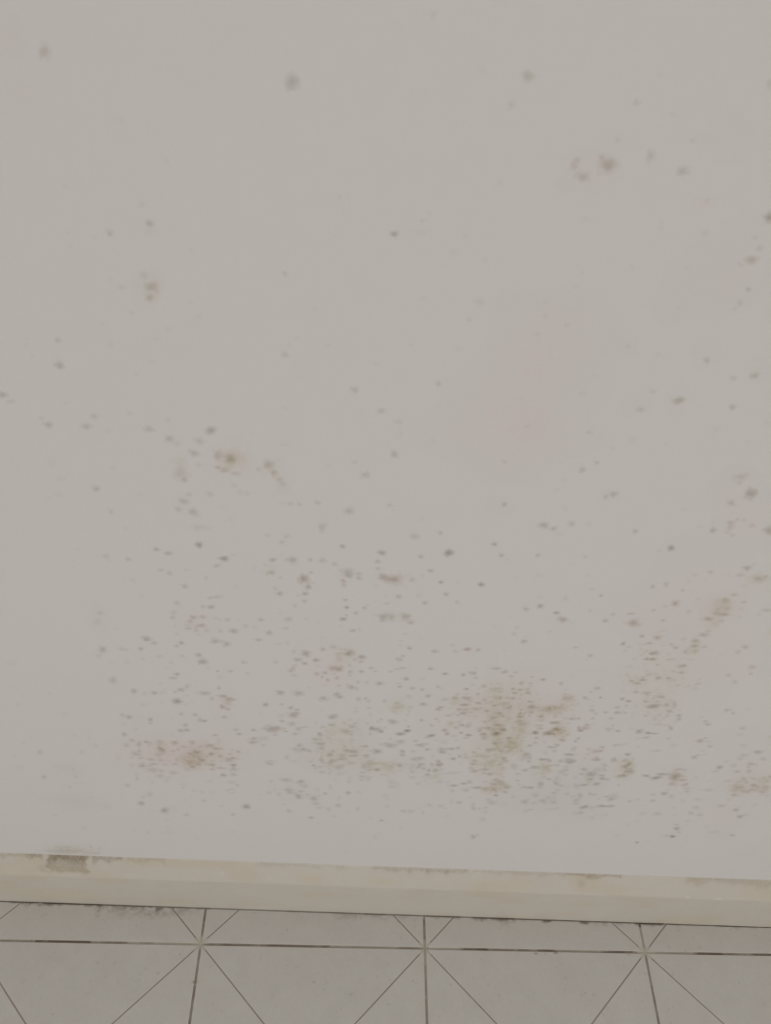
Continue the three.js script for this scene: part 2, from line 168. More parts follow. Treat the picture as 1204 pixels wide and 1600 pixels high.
  [482,4511,37,25,5,6], [549,4574,25,24,89,8], [284,4537,29,24,89,4], [800,4493,35,25,4,7], [759,4464,24,17,4,4], [650,4380,29,21,4,5], [497,4353,42,34,6,5], [386,4269,44,39,9,6],
  [457,4283,22,20,88,5], [384,4402,21,18,90,3], [313,4285,42,26,5,3], [695,4302,35,26,4,7], [730,4274,18,17,180,4], [759,4330,31,19,4,4], [785,4221,27,26,174,7], [928,4241,36,24,3,6],
  [946,4177,40,31,3,7], [1034,4249,40,20,4,7], [1103,4276,25,24,157,7], [978,4245,16,15,161,4], [264,4142,43,35,8,8], [526,4158,29,29,21,7], [531,4083,25,24,27,6], [638,4166,31,20,94,3],
  [716,4025,50,29,4,6], [644,4006,25,20,5,3], [1072,4046,25,24,144,8], [1139,4107,27,20,99,6], [1190,4151,20,20,148,4], [1216,4077,32,27,179,3], [1035,4132,18,16,101,3], [523,3855,39,37,12,6],
  [281,3748,37,30,8,7], [749,3900,37,34,3,6], [714,3835,28,21,94,5], [665,3877,25,23,6,3], [773,3816,28,18,95,3], [938,3899,37,34,177,7], [964,3930,21,18,0,4], [858,3904,41,16,95,3],
  [914,3792,37,30,97,6], [842,3780,33,18,95,6], [664,3726,21,21,85,4], [831,3680,28,26,2,5], [679,3608,28,22,5,4], [984,3535,35,34,173,3], [748,3463,32,28,94,3], [643,3783,42,23,94,2],
  [451,3493,49,47,76,3], [452,3370,38,25,6,3], [514,3425,59,24,93,2], [409,3623,43,16,93,2], [403,3152,33,29,88,2], [428,3072,22,21,17,2], [428,2907,37,22,92,2], [558,3324,30,21,93,1],
  [1140,3459,42,25,4,7], [1246,3512,28,27,168,8], [1304,3573,29,21,99,4], [1309,3536,33,17,4,4], [1288,3362,45,33,99,4], [1141,3338,35,21,97,3], [1362,3190,28,24,103,2], [1249,3060,31,27,101,5],
  [1163,3071,47,17,96,2], [1073,3530,22,19,99,3], [1098,3741,81,28,4,3], [921,2973,32,22,95,3], [1045,2962,34,27,97,3], [1099,2908,21,17,98,2], [626,2794,38,30,92,4], [713,2801,38,37,77,3],
  [851,2780,38,17,95,3], [384,2533,26,25,43,6], [793,2883,22,21,7,1], [1430,2934,53,24,98,5], [1498,2927,37,20,98,3], [1562,2958,27,22,104,3], [1617,3094,54,47,174,4], [1573,3156,29,26,174,3],
  [1570,2852,43,30,100,2], [1562,2674,66,35,98,2], [1157,2710,44,35,98,1], [862,4413,21,15,96,2], [943,4376,44,43,167,2], [859,4085,27,16,95,2], [1168,3951,23,18,1,2], [1070,4429,26,21,1,2],
  [1882,4537,19,17,121,6], [1884,4444,25,23,149,4], [2053,4364,29,21,177,6], [2103,4368,22,15,179,5], [2112,4292,27,22,114,4], [2029,4253,49,22,102,2], [2290,4500,22,17,174,7], [2310,4561,23,20,148,6],
  [2315,4378,29,19,178,4], [2303,4329,31,20,107,4], [2270,4227,40,22,1,8], [2317,4220,23,19,163,5], [2358,4241,18,15,120,3], [2324,4075,45,39,152,7], [2285,4128,68,45,179,3], [2216,4082,28,24,123,5],
  [2364,4100,22,19,141,4], [1973,3926,43,28,1,6], [1875,3862,33,29,118,5], [1808,3773,22,20,133,4], [1825,3626,24,19,105,4], [2167,3689,22,20,133,6], [2096,3562,54,28,102,6], [1968,3478,47,22,3,6],
  [2011,3469,24,20,173,6], [1923,3499,22,16,105,3], [1856,3543,20,16,109,3], [1903,3473,26,22,173,2], [2111,3477,23,21,128,3], [2202,3997,28,23,171,4], [2299,3970,32,25,174,3], [2270,3851,47,34,108,4],
  [2318,3902,29,26,137,4], [2327,3797,43,23,104,3], [2251,3707,58,25,102,3], [2274,3588,44,30,106,5], [2335,3549,31,22,178,4], [2236,3634,34,14,102,3], [2285,3373,29,22,175,5], [2308,3443,24,22,154,3],
  [2497,3932,33,27,117,6], [2497,3822,30,21,177,4], [2460,4159,21,17,122,3], [2554,4144,26,22,159,5], [2600,4141,30,22,173,7], [2583,4191,25,18,176,5], [2779,4155,41,26,110,6], [2602,3818,49,40,121,7],
  [2576,3588,40,24,0,7], [2499,3557,50,32,107,4], [2451,3735,34,18,105,2], [2630,3879,43,27,108,3], [2657,3940,47,27,107,3], [2720,3815,28,21,173,6], [2741,3746,28,24,135,9], [2800,3731,25,22,135,5],
  [2710,3623,34,28,161,6], [2698,3597,26,19,174,4], [2722,3933,29,22,116,4], [2706,4024,42,27,109,4], [2880,4274,27,17,111,6], [2954,3617,25,21,152,3], [1737,3352,28,26,122,6], [1844,3242,27,23,172,3],
  [1993,3143,47,31,103,5], [2016,3191,25,23,153,3], [2095,3120,36,23,1,3], [2189,3174,40,35,158,5], [2313,3163,42,35,116,4], [2246,3261,36,28,110,3], [2311,3266,51,21,102,2], [2384,3011,25,23,147,3],
  [2086,3312,56,36,103,3], [2039,2903,43,29,103,2], [2086,2955,49,24,3,3], [2304,2978,73,24,4,2], [2239,3131,37,29,109,2], [2592,3314,51,31,106,4], [2566,3235,36,25,177,4], [2576,3158,53,36,108,3],
  [2576,3364,24,20,129,4], [2509,3308,25,22,151,3], [2431,3365,36,26,109,3], [2684,3392,26,16,108,5], [2736,3371,28,24,149,4], [2677,3056,54,37,178,7], [2702,3085,32,23,175,5], [2679,2928,36,31,155,4],
  [2785,3044,54,40,113,2], [2890,3333,41,23,1,5], [2951,3279,45,39,151,6], [2966,3369,62,40,110,3], [2913,3102,90,24,4,7], [2879,3117,30,23,170,5], [3005,3128,30,23,170,3], [2805,3280,29,23,171,2],
  [2837,2805,39,31,117,2], [2905,2893,49,24,2,1], [2977,2904,26,23,144,2], [2701,2794,37,24,179,1], [1761,3067,61,52,174,1], [2241,3387,508,386,109,1], [2623,3832,358,204,106,1], [2405,3525,31,27,131,2],
  [2624,2897,44,36,117,2], [2818,4498,27,21,121,2], [2986,4717,32,25,167,5], [3056,4709,36,14,2,4], [2993,4625,44,23,0,5], [2918,4603,27,21,169,2], [3224,4626,25,20,160,3], [3320,4491,35,23,116,2],
  [2961,4439,21,18,145,2], [3165,4374,47,22,1,3], [2901,4280,24,20,143,6], [3689,4507,28,21,165,5], [3661,4593,32,21,174,2], [3501,4407,35,17,110,1], [3598,4274,37,28,126,6], [3628,4319,25,17,173,4],
  [3644,4411,33,21,174,2], [3692,4336,30,19,175,2], [3927,4082,36,28,132,8], [3909,3998,37,25,171,3], [3955,4212,27,21,131,2], [4019,4544,37,27,130,2], [4223,4426,44,32,162,6], [4097,4355,50,29,176,3],
  [3918,4748,36,28,139,2], [3200,3842,35,28,161,8], [3311,3792,44,29,176,9], [3351,3886,56,21,3,8], [3341,3827,44,21,1,6], [3337,4005,25,21,140,1], [3693,3701,23,17,124,4], [3725,3594,40,22,179,4],
  [3739,3525,33,27,135,4], [3504,3456,39,30,126,7], [3391,3425,27,22,164,4], [3424,3279,30,23,122,5], [3608,3397,42,30,121,3], [3520,3542,26,20,123,2], [3683,3465,26,18,117,2], [3173,3247,29,24,147,4],
  [3251,3288,35,25,173,2], [3741,3847,25,17,119,2], [3905,3785,39,22,114,1], [3977,3578,61,25,2,3], [3921,3347,46,23,0,3], [3959,3155,43,33,159,3], [3938,3020,41,29,120,4], [4054,2984,33,25,131,4],
  [3958,2814,33,26,130,2], [3564,2965,44,34,123,4], [3398,2961,40,32,163,2], [3710,3135,37,23,115,2], [3758,3300,42,26,114,2], [4423,3131,30,24,145,7], [4533,2971,36,28,152,7], [4566,3016,36,21,177,4],
  [4443,3194,26,19,160,2], [4598,3280,37,27,161,2], [3898,2608,43,27,114,8], [3863,2713,26,18,172,5], [3949,2516,32,25,165,3], [3908,2399,32,25,165,8], [3387,2761,38,27,115,1], [3779,2946,57,39,118,1],
  [3521,2199,25,20,123,8], [3904,2391,30,22,119,7], [3834,2409,46,29,177,3], [3652,2216,33,28,148,1], [3291,2667,34,24,114,1], [3234,2376,42,34,123,1], [1521,2193,59,26,98,6], [1562,2238,29,15,98,3],
  [330,2076,47,26,91,2], [378,2169,47,21,92,1], [-13,1620,44,21,90,1], [1587,2639,50,35,100,1], [1413,3030,37,22,98,3], [881,2961,39,37,3,1], [258,2586,33,20,91,1], [626,2334,34,20,93,1],
  [-30,3173,31,19,89,1], [697,2786,38,20,94,1],
];
const BROWN_MOULD = [
  [-1697,10882,32,20,66,5], [729,10898,26,23,137,5], [1237,10467,39,33,146,7], [1194,10510,16,13,157,3], [1113,10398,30,25,147,5], [1057,10457,24,18,116,4], [1068,10489,17,14,138,3], [1956,10930,24,16,128,3],
  [-1349,9572,34,24,15,6], [-1373,9492,24,19,36,5], [-1381,9649,24,19,27,3], [90,8702,23,22,12,4], [459,8953,19,17,102,4], [2203,9961,32,24,155,6], [2224,10037,20,15,155,3], [2176,10101,17,13,151,2],
  [2148,9930,21,16,133,2], [2234,9670,21,15,130,3], [2218,9631,14,10,139,2], [1834,10305,12,9,150,2], [2160,9249,23,15,121,5], [2075,8916,30,22,163,7], [2094,8935,19,13,121,3], [1843,8824,25,19,165,4],
  [2509,9146,31,20,171,5], [1214,9455,18,15,160,2], [1047,9379,19,13,178,2], [1071,9517,28,16,104,1], [1055,9610,18,15,117,1], [1867,9615,14,11,151,1], [1019,8854,19,17,127,1], [-1065,8224,41,26,80,6],
  [-1069,8106,22,16,15,5], [-1029,8079,31,21,10,5], [-949,8055,31,19,8,4], [-1350,8029,61,42,73,4], [-704,8159,37,33,56,6], [-662,8086,29,25,24,5], [996,8294,19,15,108,3], [1056,7867,21,17,111,5],
  [465,8461,18,15,99,1], [1539,8603,21,18,140,3], [1107,8633,21,19,159,2], [1570,8248,22,19,132,5], [2723,8254,42,30,164,4], [2735,8196,25,18,161,3], [2753,8282,23,17,155,2], [2815,7775,27,21,146,5],
  [2827,7724,28,22,152,4], [2819,7670,19,15,140,3], [2849,7821,19,15,151,3], [2901,7818,18,13,132,4], [2871,7647,20,14,169,3], [2988,7758,29,20,166,3], [-1438,6310,29,24,32,6], [-1356,6326,36,21,9,5],
  [-1475,6249,24,19,60,4], [-1373,6203,29,22,20,6], [-1425,6179,23,19,52,3], [-1501,6145,30,15,8,4], [-1432,6126,23,19,53,4], [-1337,6133,26,22,60,3], [-734,6957,37,29,14,6], [-468,6898,49,30,86,9],
  [-140,6895,27,21,86,6], [184,6972,32,31,73,6], [291,6938,49,41,5,7], [225,6941,53,34,5,5], [411,6453,41,37,5,7], [3115,7271,30,23,144,7], [3087,7184,30,20,170,4], [3154,7323,18,13,159,2],
  [3300,7183,20,15,140,4], [2835,7204,22,17,142,4], [2524,7031,28,17,113,4], [2681,6961,18,13,122,4], [2670,6784,35,25,119,7], [2598,6742,20,16,144,3], [2513,6683,18,15,141,4], [2819,6687,23,18,136,3],
  [2844,6855,24,13,179,2], [2697,7085,21,14,118,2], [2719,7159,22,16,125,2], [3124,6933,26,17,173,5], [3072,6863,29,21,165,4], [3132,6665,43,23,178,6], [3057,6676,33,19,176,4], [3128,6754,25,20,140,3],
  [3043,6732,21,15,164,3], [3014,6598,30,24,142,4], [3134,6582,25,19,129,4], [3037,6375,39,30,162,6], [3072,6433,22,16,162,3], [3236,6842,22,17,147,4], [3243,6749,27,16,175,2], [2329,6626,31,15,1,5],
  [2382,6499,54,44,132,8], [2633,6552,20,16,155,5], [2649,6304,32,22,173,6], [2674,6405,19,12,176,2], [3167,7056,26,19,152,1], [3267,6649,28,17,119,1], [2999,7173,28,13,113,1], [2832,7094,15,11,127,1],
  [2707,6250,22,17,163,1], [-1229,5034,43,34,69,7], [-1183,5028,27,22,68,5], [-1304,4881,35,19,82,6], [-1251,4850,26,19,15,6], [-1288,4890,33,26,23,3], [-306,5920,26,24,37,5], [-215,5964,26,24,35,4],
  [-147,5932,25,16,6,3], [-59,5893,39,33,11,6], [-78,5859,24,23,43,6], [-13,5789,24,21,79,4], [42,5751,24,20,11,6], [-52,5581,24,18,88,5], [-202,5631,50,38,9,7], [-157,5608,32,24,9,5],
  [-138,5661,24,20,84,3], [-366,5527,30,20,86,5], [-286,5550,30,24,83,6], [-316,5478,19,12,87,5], [-263,5434,25,16,87,6], [-171,5473,27,22,83,5], [-351,5655,16,13,80,3], [-206,5535,16,14,15,3],
  [-286,5352,18,16,18,2], [-157,5343,20,18,74,4], [-439,5286,22,14,86,2], [-612,4784,45,39,65,8], [-719,4668,26,20,13,6], [-627,4622,37,28,81,5], [-827,4511,66,45,10,8], [-761,4537,30,27,51,5],
  [-707,4526,20,16,18,4], [-690,4470,22,16,12,5], [-215,4629,39,24,7,6], [-92,4668,22,20,24,3], [-596,4424,37,25,9,5], [-799,4399,25,21,21,4], [-78,4516,49,37,9,5], [-17,4462,22,19,13,5],
  [999,6018,29,23,180,8], [966,6010,17,11,2,5], [1310,5731,30,15,3,5], [1060,5372,24,16,2,8], [1069,5381,12,9,1,5], [1067,5290,18,13,2,3], [1178,5389,16,14,173,3], [1184,5298,22,18,104,5],
  [1224,5440,25,22,108,5], [985,5215,25,22,175,4], [1093,5214,35,30,178,7], [1055,5230,17,16,128,5], [1130,5169,23,15,2,4], [1076,5095,46,21,4,8], [1206,5139,29,15,3,6], [1033,5009,29,21,2,6],
  [1105,5024,23,21,107,4], [1199,5031,36,25,1,5], [1082,4949,32,25,0,7], [1149,4969,17,12,2,5], [1034,4912,25,18,2,4], [945,4896,30,18,3,5], [983,4938,21,16,2,3], [1307,5007,25,23,167,6],
  [1367,5105,23,17,179,6], [1289,5484,16,14,109,3], [1344,5488,22,20,119,3], [1388,4879,21,20,164,7], [1059,4775,23,16,2,5], [1090,4722,24,22,169,8], [1038,4672,28,22,1,5], [1153,4711,33,30,110,6],
  [1162,4772,28,16,3,3], [1318,4804,38,24,2,4], [1355,4689,43,28,2,6], [1277,4669,29,26,109,4], [930,4623,37,28,97,4], [1283,4622,17,16,162,4], [1098,4573,20,17,179,4], [1338,4571,28,21,1,5],
  [1184,4538,28,19,2,6], [960,4542,22,21,170,4], [1080,4826,17,16,170,3], [1147,4891,19,16,179,2], [1336,4915,24,21,110,2], [1466,4591,34,32,131,6], [1449,4753,30,24,177,5], [1434,4971,23,15,101,5],
  [1211,4896,16,13,102,2], [2370,6190,26,21,157,6], [2373,6216,16,13,120,5], [1389,5688,24,21,171,5], [1367,5670,18,14,178,3], [1457,5617,22,16,179,5], [1653,5620,16,14,115,6], [1568,5510,23,21,150,6],
  [1657,5511,20,18,121,5], [1667,5463,16,12,176,3], [1505,5410,20,18,117,6], [1573,5396,26,18,180,7], [1645,5409,20,18,119,5], [1531,5342,24,15,2,8], [1660,5352,27,20,177,7], [1599,5319,17,16,135,4],
  [2300,5477,27,21,168,6], [2579,5317,25,20,120,7], [2630,5280,18,14,121,4], [1531,5246,23,22,144,6], [1517,5074,31,29,124,7], [1527,5113,19,12,102,5], [1696,5198,25,15,1,7], [1738,5106,44,29,0,8],
  [1746,5014,31,21,104,6], [1642,5049,21,17,174,6], [1642,4987,19,17,161,8], [1646,4928,36,27,177,8], [1688,4994,19,17,161,5], [1739,4945,16,14,124,4], [1608,5096,19,17,163,2], [1476,4925,28,21,104,6],
  [1448,4972,23,17,102,5], [2008,5359,17,14,117,4], [2009,5428,17,15,138,2], [1854,4943,36,27,176,7], [1873,4876,42,18,3,5], [1996,4958,22,18,117,4], [2474,5068,21,18,136,6], [2597,5069,36,23,177,7],
  [2565,5161,37,23,179,4], [2650,5196,23,14,110,4], [2665,5072,18,14,120,3], [2168,4923,32,22,178,7], [2236,4932,20,17,154,6], [2371,4947,21,16,174,5], [2554,4960,22,17,166,5], [2144,4834,22,19,154,3],
  [2019,4840,53,24,3,8], [1982,4838,22,18,170,5], [1864,4776,38,18,3,5], [1887,4721,32,18,2,5], [1851,4634,34,28,112,7], [1991,4641,43,33,176,6], [2340,4820,28,22,171,6], [2331,4759,43,22,1,7],
  [2273,4754,37,17,104,6], [2305,4704,30,18,180,5], [2398,4849,18,12,110,2], [2580,4761,33,28,160,4], [2601,4830,21,16,119,3], [2675,4727,28,20,174,3], [1695,4792,47,28,1,4], [1520,4667,33,28,170,7],
  [2557,5450,23,17,119,2], [2170,5199,18,16,135,2], [2065,5229,16,14,131,3], [2606,6217,22,18,154,5], [2804,6211,21,17,140,4], [2852,6168,22,17,162,6], [2733,6192,21,11,179,2], [2605,6107,16,14,148,3],
  [2550,6119,19,13,175,2], [2680,6077,37,26,173,7], [2657,6062,20,14,170,6], [2638,5981,28,22,162,8], [2697,5979,31,21,174,8], [2766,5895,18,13,170,5], [2854,5987,40,13,3,4], [2641,5903,16,13,128,2],
  [2955,6108,27,18,117,4], [3013,6201,29,22,166,6], [2999,6279,33,24,166,5], [3108,6199,26,20,161,4], [2814,6073,24,13,111,2], [2989,5891,36,23,174,7], [3003,5912,16,13,159,4], [3021,5785,34,20,177,4],
  [2935,5805,22,15,173,3], [2830,5688,24,19,166,7], [2924,5688,26,21,148,6], [2957,5641,30,21,173,2], [2693,5646,28,17,177,9], [2655,5587,27,22,158,7], [2587,5628,19,16,144,6], [2636,5674,17,14,142,3],
  [2682,5691,22,14,177,4], [3040,5583,24,14,178,4], [2989,5670,22,14,176,2], [2692,5796,22,17,168,2], [2522,5849,26,18,173,2], [3466,6223,35,24,127,6], [3427,6146,27,20,136,4], [3638,5919,32,24,150,5],
  [3654,5817,23,16,129,4], [3456,5782,25,19,138,4], [3556,5672,27,20,131,4], [2677,5437,25,18,172,6], [2775,5433,33,20,178,5], [2807,5390,17,14,156,4], [2934,5377,45,26,179,5], [2871,5344,19,16,155,3],
  [2812,5284,29,20,174,6], [2931,5296,29,17,178,5], [2880,5175,23,17,171,4], [3028,5247,47,32,116,5], [3103,5258,39,20,110,5], [3111,5202,20,16,153,4], [3091,5133,34,26,122,5], [3089,5065,22,17,163,3],
  [2880,5036,21,16,123,4], [3003,5053,22,18,152,3], [2993,4979,32,18,111,3], [2747,5181,18,12,114,2], [2743,5064,20,16,122,2], [3172,5162,27,17,176,2], [3722,5141,25,19,132,4], [3674,5205,26,18,167,2],
  [3496,4971,25,20,149,5], [3538,4920,28,19,171,6], [3435,5046,22,17,161,2], [3429,5168,23,15,174,1], [3193,4824,30,20,117,6], [3166,4775,18,14,131,2], [2892,4735,34,23,114,5], [2923,4773,17,14,130,4],
  [3039,4883,53,24,1,2], [3032,5467,19,14,167,1], [3046,5999,39,13,2,2], [2826,5200,23,18,165,2], [2988,5334,16,13,136,2], [-2302,4173,37,29,56,5], [-2376,4059,42,30,65,4], [-2243,4091,54,24,78,5],
  [-2257,3958,28,17,73,5], [-2319,3920,33,24,66,3], [-2298,3876,47,31,15,4], [-2018,4156,33,27,51,4], [-2017,3994,46,33,70,8], [-2038,4041,28,19,69,4], [-2064,3894,40,26,15,4], [-2060,3834,24,19,31,3],
  [-1862,4159,40,33,33,6], [-1901,3978,26,19,66,4], [-1841,4012,32,22,73,4], [-1782,4082,32,24,69,4], [-1669,4182,42,24,79,5], [-1643,3978,46,31,13,7], [-1667,4014,24,20,43,4], [-1727,3657,32,26,35,6],
  [-1787,3582,35,28,58,3], [-1592,3806,31,26,33,4], [-1516,4124,37,29,24,6], [-1466,4124,28,23,28,5], [-1438,4065,39,26,12,5], [-1382,4069,23,19,59,4], [-1493,3954,37,26,74,7], [-1558,3900,26,20,69,4],
  [-1406,3911,33,26,66,5], [-1502,3795,31,24,23,3], [-1506,3716,34,27,67,6], [-1404,3798,23,16,77,3], [-1301,3960,23,20,61,4], [-1321,3838,48,39,62,6], [-1267,3886,24,20,27,7], [-1281,3727,31,25,22,9],
  [-2264,3800,40,20,9,5], [-2153,3781,38,25,14,5], [-2057,3770,35,22,13,4], [-2137,3690,40,21,9,5], [-2276,3638,46,36,53,6], [-2189,3644,29,20,18,4], [-2365,3803,33,20,73,2], [-2393,3629,39,22,74,2],
  [-1878,3795,33,22,73,3], [-1912,3701,39,31,28,4], [-2018,3681,30,24,34,3], [-1974,3754,23,19,45,2], [-1947,3503,42,32,24,4], [-1425,4341,29,21,14,2], [-1871,4312,26,17,74,1], [-1391,4231,57,24,83,2],
  [925,3982,36,25,96,7], [1399,3428,54,22,4,8], [1642,3264,23,21,119,9], [1588,3522,34,30,110,7], [1587,3619,31,28,160,6], [1503,3404,45,42,120,5], [1487,3575,29,28,124,3], [1503,3756,34,32,130,6],
  [1329,3806,41,30,1,6], [1286,3868,23,21,173,5], [1294,3949,34,27,180,6], [1301,4029,34,25,1,5], [1280,4202,25,20,180,5], [1429,4262,35,31,109,7], [1439,3845,48,26,3,6], [1472,4395,29,25,171,7],
  [1353,4503,38,30,103,5], [1334,4564,29,26,109,5], [1456,4584,37,33,170,7], [1185,4532,28,25,176,6], [1158,4478,22,19,178,5], [1103,4578,22,19,178,4], [1028,4510,28,23,1,3], [959,4547,29,20,97,4],
  [926,4610,26,19,3,5], [1287,4633,26,18,1,4], [1310,4279,24,17,1,3], [1520,4663,24,16,1,6], [1606,4503,30,24,107,7], [1736,4469,21,17,109,4], [1609,4098,32,25,105,6], [1641,4033,28,26,140,5],
  [1851,4635,29,25,117,7], [1839,4380,26,24,124,6], [1770,4260,20,15,107,4], [1984,4624,39,33,170,7], [2158,4511,35,28,114,6], [1981,4460,30,22,107,2], [2122,4413,27,23,164,6], [1830,4200,38,31,175,6],
  [1825,4126,59,40,104,4], [1881,4131,36,20,102,4], [1887,4052,23,20,116,6], [2050,4110,52,22,3,7], [2106,4080,32,24,109,7], [2011,4102,23,18,175,6], [1742,3938,51,34,102,4], [2462,4356,25,21,161,4],
  [2544,4315,41,34,163,5], [2597,4329,25,21,160,7], [2592,4399,28,24,145,5], [2474,4250,30,24,118,3], [2611,3724,35,29,123,7], [2750,4460,44,21,1,4], [2720,4447,21,18,145,3], [2678,4734,24,18,171,4],
  [2299,4710,32,18,1,5], [2920,4018,36,30,151,7], [2887,4152,33,28,130,5], [2963,3917,43,25,109,6], [2920,3807,46,28,179,6], [2960,3834,40,32,165,6], [1739,3460,38,34,167,6], [1664,3564,49,35,102,4],
  [2892,4729,33,23,115,4], [3009,3927,48,32,112,7], [2951,4078,36,22,110,5], [3558,4599,36,29,155,7], [3595,4666,25,18,168,4], [4078,4279,37,26,123,3], [4322,4290,34,26,143,4], [4233,4182,35,26,142,6],
  [4229,4121,25,18,131,4], [4283,4168,34,22,171,3], [4064,4134,36,28,150,3], [4147,4011,32,25,140,5], [4266,4025,39,24,119,5], [3519,3867,64,51,138,8], [3511,4008,51,21,2,5], [3580,3993,25,19,127,3],
  [3510,3808,42,34,147,5], [3618,3776,42,24,178,6], [3527,3680,43,32,169,5], [3671,3664,38,29,165,5], [4123,3802,34,23,171,4], [4243,3798,36,28,139,3], [4259,3867,37,23,174,4], [4326,3786,29,19,123,4],
  [4378,3863,29,20,168,3], [4423,3718,35,24,125,7], [4459,3616,48,25,179,5], [4403,3567,43,25,177,5], [4355,3588,42,29,125,4], [4478,3695,30,21,130,4], [4568,3591,42,31,160,5], [4534,3928,26,19,130,6],
  [4303,3486,37,29,136,4], [4234,3222,55,37,172,4], [4267,3369,38,29,135,2], [4366,2557,71,38,179,2], [4605,2486,34,27,150,3], [4242,2674,66,40,116,1], [4598,2489,30,19,118,4],
];
const OLIVE_FILM = [
  [-1328,9539,60,25,80,2], [-1365,9552,105,57,77,2], [2078,8916,80,64,140,1], [1803,8863,79,65,139,1], [1900,9745,15,7,111,1], [2508,9187,88,63,161,1], [-970,8195,74,63,32,9], [-872,8175,83,27,85,3],
  [-1341,8151,50,42,43,4], [-1380,7742,92,47,80,1], [-2291,6214,158,72,76,1], [-665,8041,32,29,34,3], [-684,8125,74,61,74,2], [1816,8006,64,44,175,1], [-2321,5222,35,27,31,2], [-3591,1381,208,99,10,5],
  [-3279,1331,153,75,10,4], [-3486,1503,245,74,6,2], [-4088,1199,167,51,7,3], [-1466,6204,63,33,80,3], [-1283,6009,29,16,8,3], [-563,7126,52,43,17,1], [-733,6983,67,52,78,1], [-662,6750,84,44,86,1],
  [-18,6998,33,26,88,1], [307,7040,30,13,4,2], [384,6997,23,20,4,3], [242,6511,18,13,5,3], [251,6437,83,60,5,2], [3246,7157,68,46,169,8], [3057,6846,61,34,177,6], [3083,6751,102,62,117,6],
  [3004,6598,47,35,163,7], [3086,6553,37,28,158,5], [3056,6500,58,41,169,2], [3603,6453,54,18,112,3], [3284,7064,194,110,118,1], [3059,6717,189,124,119,2], [2667,6690,21,17,133,1], [-1741,4949,61,49,57,1],
  [-1261,4965,69,51,74,4], [-2335,4484,42,26,13,3], [-2274,5270,55,12,80,1], [-170,5861,37,26,8,6], [-102,5849,84,77,72,5], [-159,5745,51,39,86,3], [-174,5786,23,18,86,3], [-726,4765,37,31,21,6],
  [56,4750,32,30,76,3], [-198,4507,83,43,89,4], [-91,4597,125,117,62,3], [411,5069,38,27,93,6], [414,5002,63,42,5,6], [472,5012,27,19,5,5], [434,5118,31,26,6,3], [424,4935,53,31,5,3],
  [413,5031,134,115,91,2], [967,5186,49,41,101,6], [964,5119,31,23,2,4], [942,5032,27,19,97,4], [1323,5165,27,23,176,6], [1336,5370,46,33,0,6], [1372,5256,38,34,119,7], [1300,5257,19,16,109,4],
  [982,4749,47,32,3,7], [966,4697,26,24,172,5], [1421,4911,59,21,99,3], [1431,4609,83,54,101,4], [1104,5082,191,156,102,2], [1358,5139,569,62,98,3], [1388,5405,22,20,118,5], [1477,5253,27,24,167,8],
  [1409,5246,41,16,99,5], [1465,5147,44,34,178,8], [1542,4881,36,31,171,4], [2054,5284,56,44,172,8], [2109,5316,21,18,160,5], [1908,5093,67,49,177,8], [1918,5065,115,69,1,5], [1987,5119,31,24,112,6],
  [2022,5178,35,30,122,6], [2063,5130,25,21,169,6], [2051,5085,42,27,179,4], [1980,5128,221,197,138,3], [2116,5232,76,41,105,2], [2062,4728,58,41,178,9], [2081,4658,76,53,178,7], [2068,4698,140,102,177,3],
  [1691,4812,101,53,101,6], [1485,4756,49,32,101,6], [1633,4706,29,27,132,5], [1691,4649,83,64,106,4], [1545,4960,491,261,100,4], [3013,6233,82,36,110,5], [3033,6121,32,26,139,8], [3061,6140,21,16,129,4],
  [2628,5626,92,67,117,2], [3023,6137,70,53,129,2], [2838,5614,690,310,108,2], [-1984,4115,41,21,9,5], [-2013,4065,135,66,79,3], [-1928,3898,39,22,10,3], [-1672,3913,85,65,66,6], [-1698,3775,119,89,70,6],
  [-1712,3751,59,45,20,4], [-1772,3723,94,41,81,4], [-1681,3822,256,146,79,4], [-1442,3953,276,199,74,2], [-2002,3977,414,319,25,1], [-918,4320,42,37,38,6], [-229,4330,43,24,88,5], [-141,4347,42,30,8,4],
  [-107,4286,39,33,82,4], [-226,3680,40,37,31,3], [-137,4009,360,271,86,3], [-138,4120,508,369,87,1], [-630,3235,280,236,73,1], [86,4481,46,22,91,2], [275,3886,69,32,5,7], [407,3869,69,55,7,7],
  [419,3765,58,47,7,4], [224,3878,34,23,6,5], [352,3830,230,162,6,3], [923,3627,54,43,3,5], [808,3606,53,35,95,2], [883,3743,259,104,95,2], [1598,3411,60,42,101,7], [1562,3409,125,106,106,4],
  [1328,4133,46,44,145,7], [1413,4128,58,45,102,7], [1498,4045,39,36,163,6], [1454,3950,70,67,137,5], [1411,4015,250,181,101,4], [1489,4310,48,40,106,6], [1547,4026,681,45,98,3], [668,3912,160,51,94,2],
  [1683,4528,46,28,102,5], [1663,4334,100,77,105,9], [1623,4229,45,35,178,8], [1608,4406,322,164,100,4], [2074,4662,87,61,178,6], [2123,4551,68,60,149,4], [2080,3941,88,56,104,7], [2064,3905,141,102,107,3],
  [2074,3812,46,37,174,4], [2089,3730,37,28,176,5], [2596,3686,49,27,106,4], [2618,3640,31,27,134,4], [2920,3972,235,78,105,4], [1683,3517,89,70,105,6], [1596,4030,454,34,98,3], [2964,4079,93,37,106,5],
  [2970,4028,182,50,105,3], [3535,3837,191,100,111,3], [4256,3683,69,54,147,8], [4268,3590,50,39,143,6], [4265,3637,145,87,117,3], [4483,3844,57,43,150,8], [4576,3680,60,42,167,8], [4455,3720,250,191,144,3],
  [4245,4691,97,16,111,2],
];
